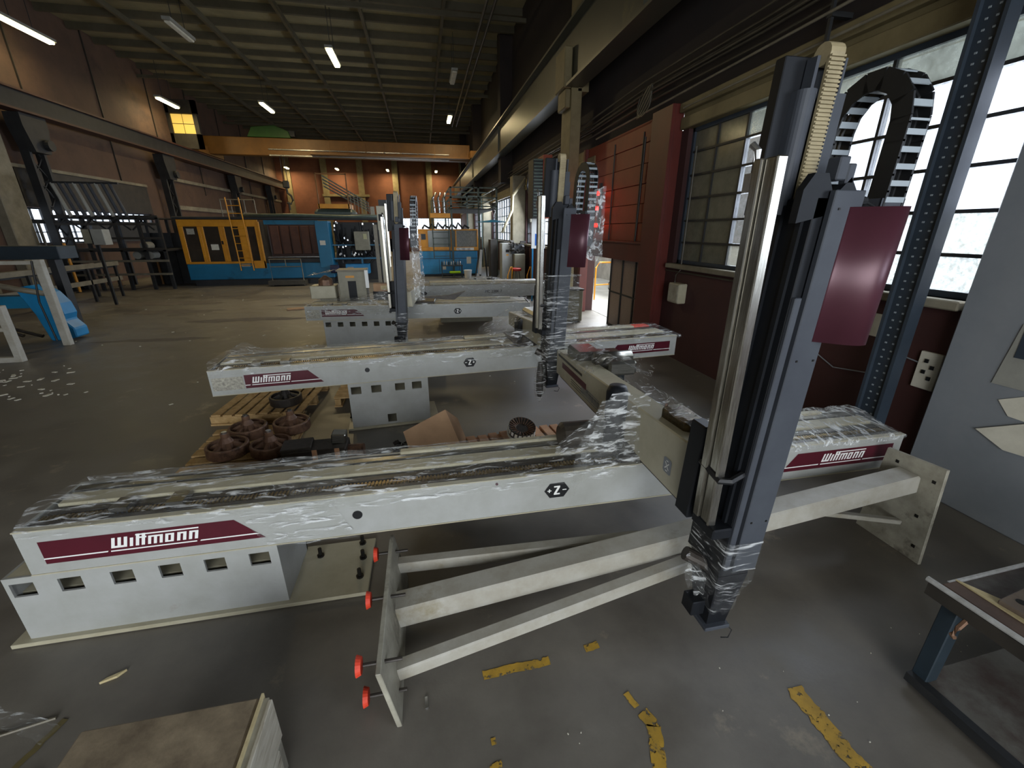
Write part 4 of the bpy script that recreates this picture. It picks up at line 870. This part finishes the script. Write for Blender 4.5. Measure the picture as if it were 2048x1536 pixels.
# ================================================================== INJECTION MACHINE 1
m1 = thing('moulding_machine', 'big blue and orange moulding machine with an orange guarded cab at left', 'machine', (-8.65, 18.4, 0))
B('base', M_blue, m1, (0, 5.15, 0, 2.2, .22, .8), bevel=.02); B('plinth', M_dark, m1, (.1, 5.1, .1, 2.1, 0, .22))
B('cab_shell', M_dark2, m1, (.06, 2.7, .1, 2.0, .8, 2.3))
fr = MB()
fr.box(.02, 2.68, 0, .06, 2.12, 2.36).box(.02, 2.3, 0, .06, .8, .88)
for x, w in ((.02, .14), (.62, .1), (.72, .1), (1.32, .1), (1.42, .1), (1.98, .3), (2.55, .14)): fr.box(x, x + w, 0, .06, .88, 2.12)
fr.build('cab_frame', M_orange, m1, bevel=.01)
for x, w in ((.16, .46), (.82, .5), (1.52, .46), (2.28, .27)): B('guard_window', M_tint, m1, (x, x + w, .03, .05, .88, 2.12))
B('cab_door', M_orange, m1, (2.3, 2.73, -.03, .0, .62, .9), (2.66, 2.73, -.03, .03, .62, 2.3), bevel=.01); B('cab_side', M_orange, m1, (0, .02, .0, 2.0, .8, 2.36))
for x, z in ((1.36, 1.5), (2.5, 1.7), (2.45, .98)): B('door_handle', M_bolt, m1, (x, x + .04, -.05, 0, z, z + .12))
B('notice', M_paper, m1, (.95, 1.2, .02, .03, 1.3, 1.5)); B('notice', M_paperdark, m1, (.25, .5, .02, .03, 1.85, 2.05)); B('warning_sign', M_cabg, m1, (1.86, 2.15, -.02, 0, .68, .78))
ld = MB().tube([(0, 0, .55), (0, -.12, 3.1)], .022); ld.tube([(.44, 0, .55), (.44, -.12, 3.1)], .022)
for k in range(9): ld.tube([(0, -.01 - k * .011, .75 + k * .26), (.44, -.01 - k * .011, .75 + k * .26)], .015, 6)
o = ld.build('ladder', M_orange, m1); o.location = (1.85, -.12, 0)
rl_ = MB()
for x in (1.5, 1.85, 2.3, 2.65): rl_.tube([(x, .2, 2.36), (x, .2, 3.05)], .018)
rl_.tube([(1.5, .2, 3.05), (2.65, .2, 3.05)], .018); rl_.build('roof_railing', M_pipel, m1)
B('roof_edge', M_dark, m1, (-.1, 7.0, -.06, .2, 2.36, 2.46), bevel=.02); MB().tube([(2.2, -.1, 2.5), (4.0, -.1, 2.52), (5.8, -.1, 2.48), (7.2, -.1, 2.5)], .06, 8).build('hose_bundle', M_grn, m1, smooth=True)
B('rear_cover', M_blue, m1, (2.73, 4.7, .5, .56, 2.2, 2.36)); B('inner_wall', M_ofoot, m1, (2.73, 4.7, .9, 1.0, .8, 2.3))
for k in range(5): B('mould_plate', mat('rusty_sheet', '#4a2c20', '#5f3a28', 3, .6), m1, (2.85 + k * .37, 3.15 + k * .37, .7 + .05 * (k % 2), .8, 1.1, 2.15), bevel=.01)
B('tie_bar', M_bare, m1, (2.73, 4.7, .3, .36, .98, 1.03)); B('tie_bar', M_dark, m1, (2.73, 4.7, .1, .3, .8, .95))
B('blue_column', mat('blue_column_paint', '#1d7092', '#1a6584', 2, .45), m1, (4.68, 5.16, -.04, .6, .6, 2.33), bevel=.01); B('notice', M_paper, m1, (4.78, 4.98, -.045, -.04, 1.45, 1.62))
B('pump_frame', M_blue, m1, (5.16, 7.1, .2, .3, .9, .96), (5.16, 7.1, .2, .3, 1.42, 1.46), (6.2, 6.26, .2, .3, .1, .9), bevel=.0)
B('pump_back', M_dark, m1, (5.16, 7.2, 1.0, 1.1, .0, 2.3))
hb = MB(); rn = random.Random(5)
for k in range(26):
    x = 5.25 + rn.random() * 1.5; y = .3 + rn.random() * .5; z = 2.3 - rn.random() * .5
    pts = [(x + rn.uniform(-.05, .05) * i, y + .1 * math.sin(i + k), z - i * rn.uniform(.16, .26)) for i in range(6)]; hb.tube(pts, rn.choice((.02, .03, .035)), 6)
stuff(hb.build('hydraulic_hoses', M_rubber, m1))
hb = MB()
for k in range(40): hb.obox((5.3 + rn.random() * 1.6, .25 + rn.random() * .3, 1.0 + rn.random() * 1.3), (.05, .04, .07), rz=rn.random())
stuff(hb.build('hose_fittings', M_bare, m1))
B('valve_box', M_boxg, m1, (6.05, 6.6, .0, .3, 1.25, 1.95), bevel=.01); B('warning_sign', mat('sign_yellow', '#b8b58a', None), m1, (6.4, 6.53, -.01, 0, 1.66, 1.86))
B('small_blue_cabinet', M_bluebright, m1, (5.6, 6.5, .0, .4, .35, .72), bevel=.01); B('gauge', M_cabg, m1, (5.66, 5.9, -.01, 0, .4, .62)); 
MB().tube([(5.05, -.05, .55), (5.35, -.05, .55)], .16, 14).build('barrel_cover', mat('navy_cloth', '#20263c', '#2a3150', 4, .7), m1)
# upper platform and stair
pf = thing('access_platform', 'orange edged platform with railing on top of the blue moulding machine', 'platform', (-4.9, 18.6, 2.46))
B('deck', M_orange, pf, (1.1, 2.25, 0, 1.0, .32, .48)); 
for x in (1.12, 2.2): B('post', M_crane, pf, (x, x + .04, 0, .04, .3, 1.55))
B('rail', M_crane, pf, (1.12, 2.24, 0, .04, 1.5, 1.54)); B('hopper', M_grn, pf, (.9, 2.4, .1, .9, 0, .3), bevel=.1)
for k in range(4): MB().bar((1.3, .4 + k * .05, 1.5 - k * .12), (2.9, .4 + k * .05, .55 - k * .1), .05, .05).build('inclined_chute', M_grn, pf)
for k in range(6): B('rail_post', M_pipel, pf, (2.3 + k * .13, 2.32 + k * .13, 0, .02, .15, .95 - k * .08))
B('landing', M_pipel, pf, (2.25, 3.1, 0, .6, .08, .13)); B('notice', M_paperdark, pf, (3.0, 3.16, -.02, 0, .05, .4))
rl2 = thing('step_railing', 'pale tubular railing standing on the floor before the blue machine', 'railing', (-5.65, 17.9, 0))
MB().tube([(0, 0, 0), (0, 0, .97), (1.1, 0, .97), (1.1, 0, 0)], .022).build('frame', M_pipel, rl2); MB().tube([(0, 0, .7), (1.1, 0, .7)], .016).build('rail', M_pipel, rl2); MB().tube([(.55, 0, .7), (.55, 0, .97)], .016).build('rail', M_pipel, rl2); B('step', M_pipe, rl2, (-.1, 1.2, -.25, .2, .05, .2))

# ================================================================== INJECTION MACHINE 2
m2 = thing('moulding_machine', 'smaller bright blue and orange moulding machine in the middle distance', 'machine', (-.15, 20.2, 0))
B('base', M_bluebright, m2, (0, 2.6, 0, 1.8, .1, 1.1), bevel=.02); B('plinth', M_dark, m2, (.05, 2.55, .05, 1.7, 0, .1))
B('panel_joint', M_dark, m2, (.85, .87, -.003, 0, .12, .75), (1.75, 1.77, -.003, 0, .12, .75), (0, 2.6, -.003, 0, .78, .8))
B('cab_shell', M_tintg, m2, (.1, 2.6, .1, 1.6, 1.1, 2.0)); fr = MB()
fr.box(0, 2.65, 0, .08, 1.12, 1.28).box(0, 2.65, 0, .08, 1.98, 2.04)
for x, w in ((0, .42), (1.42, .06), (1.62, .06), (2.6, .05)): fr.box(x, x + w, 0, .08, 1.28, 1.98)
fr.build('cab_frame', M_orange, m2, bevel=.008)
for x, w, mm in ((.42, 1.0, M_tintg), (1.68, .92, mat('wire_guard', '#6d6d68', '#8b8b86', 20, .5))): B('guard_window', mm, m2, (x, x + w, .03, .05, 1.28, 1.98))
B('control_screen', M_post, m2, (.12, .32, -.01, 0, 1.6, 1.84)); fontdecal('KL 180 - 60', .12, (1.7, -.004, 1.15), (R(90), 0, 0), M_blackprint, m2); B('name_plate', M_print, m2, (1.66, 2.45, -.002, 0, 1.14, 1.25))
for k in range(7): MB().tube([(.2 + k * .3, .4, 2.05), (.3 + k * .3, .4, 2.2 + .05 * (k % 3)), (.5 + k * .3, .4, 2.08)], .05, 6).build('top_hose', M_rubber, m2)
B('door_sign', M_paper, m2, (1.0, 1.15, -.01, 0, .3, .5), (2.1, 2.3, -.01, 0, .55, .85))
tc = thing('tool_trolley', 'dark tool trolley with bottles and a lime cloth before the small blue machine', 'trolley', (.75, 19.4, 0))
B('shelf', M_leg, tc, (0, .95, 0, .4, .5, .54), (0, .95, 0, .4, .15, .18)); 
for x in (.02, .9):
    for y in (.02, .36): B('leg', M_leg, tc, (x, x + .03, y, y + .03, 0, .56))
tag(stuff(MB().obox((1.35, 19.5, .24), (.5, .2, .1)).build('lime_cloth', M_hiviz, None, bevel=.03)), 'bright lime cloth lying on the lower shelf of the tool trolley', 'cloth')
for k in range(9):
    t = thing('bottle', ('black', 'grey', 'shiny')[k % 3] + ' bottle on the dark tool trolley, ' + ('near the left end', 'in the middle', 'near the right end')[k // 3], 'bottle', (.8 + k * .1, 19.55 + (k % 2) * .1, .54), group='bottles on the tool trolley')
    MB().lathe([(.03, 0), (.03, .12), (.012, .15), (.012, .19)], 10).build('body', (M_dark, M_cabg, M_bare)[k % 3], t)
t = thing('plastic_tub', 'white plastic tub on the floor beside the tool trolley', 'tub', (1.9, 19.3, 0)); MB().lathe([(.14, 0), (.17, .3), (.18, .3), (.18, .33)], 16).build('body', M_print, t); MB().lathe([(.182, .33), (.182, .345)], 16).build('lid', M_print, t)
tw = thing('access_tower', 'narrow ladder tower with orange platform band above the small machine', 'tower', (.42, 19.9, 0))
for x in (.05, .75): B('stringer', M_grn, tw, (x, x + .04, 0, .04, .8, 3.2))
for k in range(10): B('rung', M_grn, tw, (.05, .78, .0, .03, .9 + k * .25, .92 + k * .25))
B('deck_edge', M_orange, tw, (0, .85, -.04, .5, 2.5, 2.68)); 
for k in range(3): MB().tube([(.2 + k * .2, .2, 2.7), (.15 + k * .22, .2, 3.3), (.3 + k * .2, .3, 3.5)], .05, 8).build('elbow_pipe', M_bare, tw)
sf = thing('steel_gantry', 'grey green pipe gantry above and behind the small blue machine', 'gantry', (1.3, 20.0, 0))
for x in (0, 1.2, 2.0): 
    for y in (0, 5): B('post', M_grn, sf, (x, x + .08, y, y + .08, 0, 3.75))
for z in (2.95, 3.3, 3.7):
    for y in (0, 2.5, 5): B('cross_rail', M_grn, sf, (0, 2.08, y, y + .05, z, z + .05))
    for x in (0, 1.0, 2.0): B('long_rail', M_grn, sf, (x, x + .05, 0, 5, z, z + .05))
B('grating', M_dark, sf, (0, 2.0, 0, 5, 2.85, 2.88))

# ================================================================== MIDDLE / RIGHT DISTANCE
cb = thing('electrical_cabinet', 'grey beige control box with dark recess standing behind the third beam', 'cabinet', (-1.62, 8.75, 0))
B('body', M_boxg, cb, (0, .5, 0, .4, 0, 1.26), bevel=.008); B('recess', M_black, cb, (.17, .32, -.005, 0, .68, 1.08)); B('roof', M_pipel, cb, (-.02, .52, -.02, .42, 1.26, 1.29)); B('door_edge', M_print, cb, (.5, .56, -.05, 0, .95, 1.28)); B('label', M_orange, cb, (.14, .3, -.004, 0, 1.14, 1.18))
c2 = thing('carriage_unit', 'film wrapped beige carriage unit left of the grey beige control box', 'machine part', (-2.14, 8.72, 0))
B('foot', M_boxg, c2, (.15, .45, .05, .35, 0, .76)); B('body', M_cream, c2, (0, .45, 0, .4, .76, 1.0), bevel=.01); MB().lathe([(.14, 0), (.13, .1), (.02, .18)], 14, (.26, .2, 1.0)).build('motor', M_rust, c2)
o = filmsheet('stretch_film', c2, lambda u, v: (.0 + u * .46, -.02 + v * .4, 1.2 + .08 * u), 12, 10, M_filmw, .04, 8)
bxs = thing('blue_drum', 'blue drum with a small carton on top beside the control box', 'drum', (-.83, 8.86, 0)); MB().lathe([(.19, 0), (.19, .85), (.18, .87)], 20).build('body', M_post, bxs)
bxc = thing('carton', 'small brown carton on top of the blue drum', 'box', (-.83, 8.86, .87)); B('body', M_card, bxc, (-.16, .16, -.1, .12, 0, .14)); B('label', M_chip, bxc, (-.02, .1, -.103, -.1, .03, .11))
for i, (x, y, w, d_, h, m, lab) in enumerate(((2.95, 16.6, .42, .5, 1.53, M_cabg, 'light grey switch cabinet with small dark display by the right wall windows'), (3.38, 16.3, .42, .5, 1.15, M_boxg, 'lower grey beige cabinet right of the light grey switch cabinet'), (2.6, 17.2, .27, .5, 1.65, M_dark2, 'narrow dark brown cabinet left of the light grey switch cabinet'))):
    t = thing('switch_cabinet', lab, 'cabinet', (x, y, 0)); B('body', m, t, (0, w, 0, d_, .05, h), bevel=.01); B('plinth', M_dark, t, (.02, w - .02, .02, d_, 0, .05)); B('door', m, t, (.01, w - .01, -.02, 0, .08, h - .03), bevel=.004)
    if i == 0: B('display', M_black, t, (.15, .28, -.024, -.02, 1.2, 1.3)); B('sticker', M_orange, t, (.17, .26, -.023, -.02, 1.08, 1.13))
ctl = MB(); rn = random.Random(9)
for k in range(60): ctl.obox((3.25 + rn.random() * .5, 16.4 + rn.random() * .4, 1.2 + rn.random() * .4 * (1 if k % 2 else .3)), (rn.uniform(.05, .2), .08, rn.uniform(.03, .1)), rz=rn.random() * 3, rx=rn.random())
B('x', M_dark, None, (3.3, 3.8, 16.5, 16.8, 1.15, 1.5)).name = 'oily_rag_pile'; tag(bpy.data.objects['oily_rag_pile'], 'pile of dark rags on top of the grey beige cabinet', 'rags')
stuff(tag(ctl.build('scrap_pile', M_dark2), 'jumble of dark and reddish odds and ends piled on the cabinets by the windows', 'scrap'))
ctl = MB()
for k in range(120): ctl.obox((2.9 + rn.random() * .8, 12.9 + rn.random() * 1.6, .05 + rn.random() * .25), (rn.uniform(.05, .3), .1, rn.uniform(.03, .12)), rz=rn.random() * 3, rx=rn.random())
stuff(tag(ctl.build('scrap_pile', M_dark), 'low heap of dark scrap on the floor along the right wall', 'scrap'))
for x, l in ((2.85, 'left yellow hoop barrier before the grey cabinets'), (3.55, 'right yellow hoop barrier before the grey cabinets')):
    t = thing('hoop_barrier', l, 'barrier', (x, 14.9, 0)); MB().tube([(0, 0, 0), (0, 0, .5), (.12, .1, .78), (.2, .2, .78), (.2, .3, 0)], .02, 8).build('hoop', M_orange, t); B('foot', M_dark, t, (-.08, .28, -.05, .35, 0, .02))
t = thing('stool', 'round red topped stool between the yellow hoop barriers', 'stool', (3.3, 15.6, 0)); MB().lathe([(.18, .6), (.2, .63), (.2, .68), (.17, .7)], 18).build('seat', mat('red_vinyl', '#a3241c', None, rough=.5), t)
for a in (0, 1.57, 3.14, 4.71): MB().tube([(math.cos(a) * .1, math.sin(a) * .1, .6), (math.cos(a) * .2, math.sin(a) * .2, 0)], .012, 6).build('leg', M_dark, t)
t = thing('hand_truck', 'dark hand truck with wrapped hoses left of the narrow brown cabinet', 'truck', (2.02, 17.6, 0)); MB().tube([(0, 0, .1), (.25, .3, 1.3), (.45, .3, 1.3), (.5, 0, .1)], .03).build('frame', M_dark, t); MB().tube([(-.05, -.02, .12), (.0, -.02, .12)], .12, 14).build('wheel', M_rubber, t); MB().tube([(.5, -.02, .12), (.55, -.02, .12)], .12, 14).build('wheel', M_rubber, t); MB().bar((.2, .1, .3), (.3, .2, 1.25), .12, .1).build('white_hose', M_whitesheet, t); B('toe_plate', M_dark, t, (0, .5, -.2, 0, .03, .06))
t = thing('display_board', 'white display board with a blue square leaning at the bright windows', 'sign', (3.05, 12.4, .0)); B('board', M_print, t, (.02, .42, 0, .04, 1.5, 2.3)); B('blue_square', mat('sign_blue', '#1560b8', None, rough=.5), t, (.12, .4, -.004, 0, 1.58, 1.9)); B('leg', M_bluebright, t, (.04, .08, 0, .04, 0, 1.5), (.36, .4, 0, .04, 0, 1.5)); B('white_band', M_print, t, (.16, .36, -.007, -.004, 1.7, 1.78))
t = thing('parasol_shade', 'flat blue lamp shade hanging before the far right windows', 'shade', (2.9, 18.4, 2.3)); MB().lathe([(.75, 0), (.3, .06), (.02, .1)], 20).build('shade', M_bluebright, t); MB().tube([(0, 0, .1), (0, 0, 1.6)], .012, 6).build('rod', M_dark, t)
t = thing('wall_heater', 'dark louvred heater unit with a brown side panel on the wall behind the second mast', 'heater', (3.0, 12.0, 2.3)); B('casing', M_dark, t, (0, .26, .05, .6, 0, 1.45)); B('side_panel', M_shutter, t, (.26, .5, .0, .6, .0, 1.55))
for k in range(18): B('louvre', M_grn, t, (.01, .25, .0, .05, .05 + k * .08, .09 + k * .08))
B('bracket', M_dark, t, (.4, .95, .2, .3, .2, .3), (.4, .95, .2, .3, 1.2, 1.3))
t = thing('hanging_duct', 'pale bent pipe hanging before the pillar between the far windows', 'pipe', (3.3, 16.8, 1.6)); MB().tube([(.64, .15, 2.2), (.12, 0, 1.6), (.1, 0, 1.1), (-.15, 0, .6), (-.3, 0, .3)], .05, 10).build('duct', M_cream, t, smooth=True)
t = thing('hanging_cables', 'loop of dark cables hanging before the window right of the pale bent pipe', 'cable', (3.6, 14.2, 2.4)); MB().tube([(0, 0, 1.3), (.05, 0, .9), (-.03, 0, .5), (.1, 0, .1), (.3, 0, -.4)], .015, 6).build('cable', M_cabg, t); MB().tube([(-.2, 0, 1.3), (-.25, 0, .9), (-.15, 0, .5), (-.2, 0, .8), (-.1, 0, 1.3)], .03, 6).build('cable', M_dark, t)
t = thing('warning_beacon', 'red warning lights glowing beside the orange shutter', 'beacon', (XR - .1, 9.5, 2.45)); B('backplate', M_dark, t, (0, .05, -.04, .04, -.5, .5)); 
for z in (-.35, -.0, .3): 
    MB().lathe([(.04, -.04), (.045, 0), (.03, .04)], 12, (-.03, 0, z)).build('lens', M_beacon, t)
    _d = bpy.data.lights.new('beacon_light', 'POINT'); _d.energy = .7; _d.color = (1, .06, .04); _d.shadow_soft_size = .05
    _o = bpy.data.objects.new('beacon_light', _d); COL.objects.link(_o); _o.parent = t; _o.location = (-.12, 0, z)
t = thing('side_table', 'grey beige cabinet seen in the doorway behind the second mast', 'cabinet', (3.0, 9.2, 0)); B('body', M_boxg, t, (0, .5, 0, .4, .02, .72), bevel=.01); B('top', M_dark2, t, (-.02, .52, -.02, .42, .72, .75)); B('door', M_boxg, t, (.02, .48, -.015, 0, .06, .68))
ob = thing('oil_trolley', 'small blue trolley with tools on the floor behind the right end of the front robot', 'trolley', (2.4, 2.75, 0))
MB().bar((0, 0, .02), (.35, .5, .04), .1, .03).build('rail', M_leg, ob); MB().bar((.35, -.1, .02), (.2, .45, .3), .05, .05).build('strut', M_post, ob); B('foot_plate', M_dark, ob, (-.08, .1, -.12, .02, 0, .02)); MB().bar((.6, -.1, .02), (.3, .5, .26), .05, .05).build('strut', M_post, ob)
bs = thing('blue_strut', 'small blue post standing behind the film wrapped arm', 'post', (2.5, 5.0, 0)); B('post', M_post, bs, (-.04, .04, -.03, .03, 0, .42)); B('foot', M_dark, bs, (-.08, .08, -.08, .08, 0, .02))

# ================================================================== LEFT SIDE
bm1 = thing('blue_machine_unit', 'blue cast machine unit with hoses behind the grey tube frame at left', 'machine', (-7.4, 9.5, 0))
MB().prism([(.02, 1.0), (.3, 1.05), (.5, .9), (.62, .7), (.66, .5), (.62, .38), (.74, .22), (.74, .05), (.5, .0), (.3, .0), (.2, .5)], (0, .35), lambda u, v, w: (u, w, v)).build('casting', M_bluebright, bm1, bevel=.02)
B('lower_body', M_blue, bm1, (-1.2, .2, .1, .35, .62, .84)); MB().tube([(-1.0, 0, 1.25), (-.3, -.05, 1.1), (.2, -.1, .98), (.5, -.05, .9)], .05, 8).build('hose', M_pipel, bm1, smooth=True)
MB().tube([(.5, -.1, 1.2), (.62, -.12, .9), (.6, -.12, .5), (.7, -.12, .1)], .02, 6).build('hose', M_rubber, bm1); MB().tube([(-.3, 0, .55), (-.2, 0, .25), (.2, 0, .1)], .035, 6).build('hose', M_iron, bm1); MB().tube([(-.8, 0, .6), (-.5, 0, .3), (-.1, 0, .12)], .035, 6).build('hose', M_iron, bm1)
gb = thing('grey_blue_beam', 'long grey blue machine beam entering from the left edge', 'machine part', (-9.5, 10.4, 0)); B('beam', M_leg, gb, (0, 2.4, 0, .5, 1.45, 1.7), bevel=.01)
for x in (.3, 2.1): B('leg', M_dark, gb, (x, x + .12, .1, .3, 0, 1.45))
tf = thing('tube_frame', 'pale grey tube frame leaning before the blue unit at left', 'frame', (-6.55, 9.1, 0)); B('post', M_tube, tf, (-.06, .06, -.05, .05, 0, 1.52), bevel=.006); B('top_rail', M_tube, tf, (-1.6, -.06, -.04, .04, 1.44, 1.5)); MB().tube([(-.05, -.07, 1.5), (-.15, -.08, .8), (-.1, -.08, .1)], .015, 6).build('cable', M_rubber, tf)
tf = thing('tube_frame', 'nearer pale grey tube frame cut off by the left edge', 'frame', (-6.48, 8.0, 0)); B('post', M_tube, tf, (-.05, .05, -.05, .05, .0, .9), bevel=.006); B('bottom_rail', M_tube, tf, (-1.5, -.05, -.04, .04, .0, .08)); B('middle_rail', M_tube, tf, (-1.5, -.05, -.04, .04, .5, .56))
rk = thing('pipe_rack', 'dark steel rack of pipes and platforms before the left windows', 'rack', (-12.0, 17.6, 0))
for x in (0, .9, 1.8, 2.5, 3.1):
    B('post', M_dark, rk, (x, x + .09, 0, .09, 0, 2.4)); B('post', M_dark, rk, (x, x + .09, 1.8, 1.89, 0, 2.4))
for z in (.5, .95, 1.35, 1.7, 2.15, 2.4): B('rail', M_dark2 if z > 1 else M_pipel, rk, (0, 3.2, -.02, .03, z, z + .07))
B('deck', M_dark, rk, (0, 3.2, 0, 1.9, 1.3, 1.36), (0, 3.2, 0, 1.9, 2.36, 2.4)); B('back_screen', M_dark, rk, (1.6, 3.2, 1.85, 1.9, 0, 1.9))
for k in range(4): MB().bar((.1 + k * .75, .02, 2.0), (.5 + k * .75, .02, 2.36), .04, .04).build('brace', M_dark, rk); MB().bar((.9 + k * .7, .02, 2.0), (.5 + k * .7, .02, 2.36), .04, .04).build('brace', M_dark, rk)
for k, (x, z) in enumerate(((2.1, 1.08), (2.5, 1.08), (2.4, 1.4))):
    tg = thing('metal_drum', ('left pale drum on the dark pipe rack', 'right pale drum on the dark pipe rack', 'pale drum on the upper deck of the dark pipe rack')[k], 'drum', (-12 + x, 17.9, z - .06)); MB().tube([(0, 0, .14), (0, .4, .14)], .13, 14).build('body', M_cabg, tg); B('cradle', M_dark, tg, (-.12, .12, .05, .35, -.02, .03))
wc = thing('wall_cabinet', 'white grey box cabinet hanging in front of the left windows', 'cabinet', (-8.9, 14.0, 0)); B('body', M_cabg, wc, (.22, .5, 0, .3, 1.62, 2.02), bevel=.006); B('side_door', M_boxg, wc, (0, .2, .02, .3, 1.66, 2.02)); B('post', M_dark, wc, (.2, .26, .1, .16, 0, 1.66)); B('gap', M_black, wc, (.2, .22, .0, .3, 1.64, 2.02))
for i, (x, y, h, m) in enumerate(((-11.5, 17.2, 1.6, M_orange), (-11.3, 19.0, .9, M_crane), (-10.0, 19.2, 1.5, M_crane), (-11.8, 16.9, 2.2, M_pipe))):
    t = thing('marker_post', ('bright yellow post before the dark rack', 'short dull yellow post behind the bright one', 'brownish yellow post left of the orange cab', 'grey post left of the bright yellow post')[i], 'post', (x, y, 0)); MB().tube([(0, 0, 0), (0, 0, h)], .04, 10).build('tube', m, t); B('foot', M_dark, t, (-.08, .08, -.08, .08, 0, .02))
t = thing('duct_bank', 'row of slanting grey air ducts above the left windows', 'duct', (-11.3, 17.45, 2.42))
for k in range(9): MB().tube([(.1 + k * .2, 0, 0), (-.15 + k * .2, .0, 1.0)], .05, 8).build('duct', M_grey if k % 3 else M_cabg, t)
B('top_rail', M_dark, t, (-.3, 1.7, -.04, .04, .98, 1.04))
t = thing('low_conveyor', 'pale long low conveyor running behind the grey tube frame', 'conveyor', (-9.6, 14.2, 0))
for z in (.5, .95): B('side_rail', M_pipel, t, (0, .06, -3.8, 2.0, z, z + .12))
for y in (-3.4, -1.4, .6, 1.8): B('leg', M_dark, t, (0, .06, y, y + .06, 0, .95))
B('belt', M_dark, t, (-.6, 0, -3.8, 2, .9, .94)); B('side_rail', M_pipel, t, (-.66, -.6, -3.8, 2, .9, 1.02)); B('leg', M_dark, t, (-.66, -.6, -3.4, -3.34, 0, .95), (-.66, -.6, 1.8, 1.86, 0, .95))
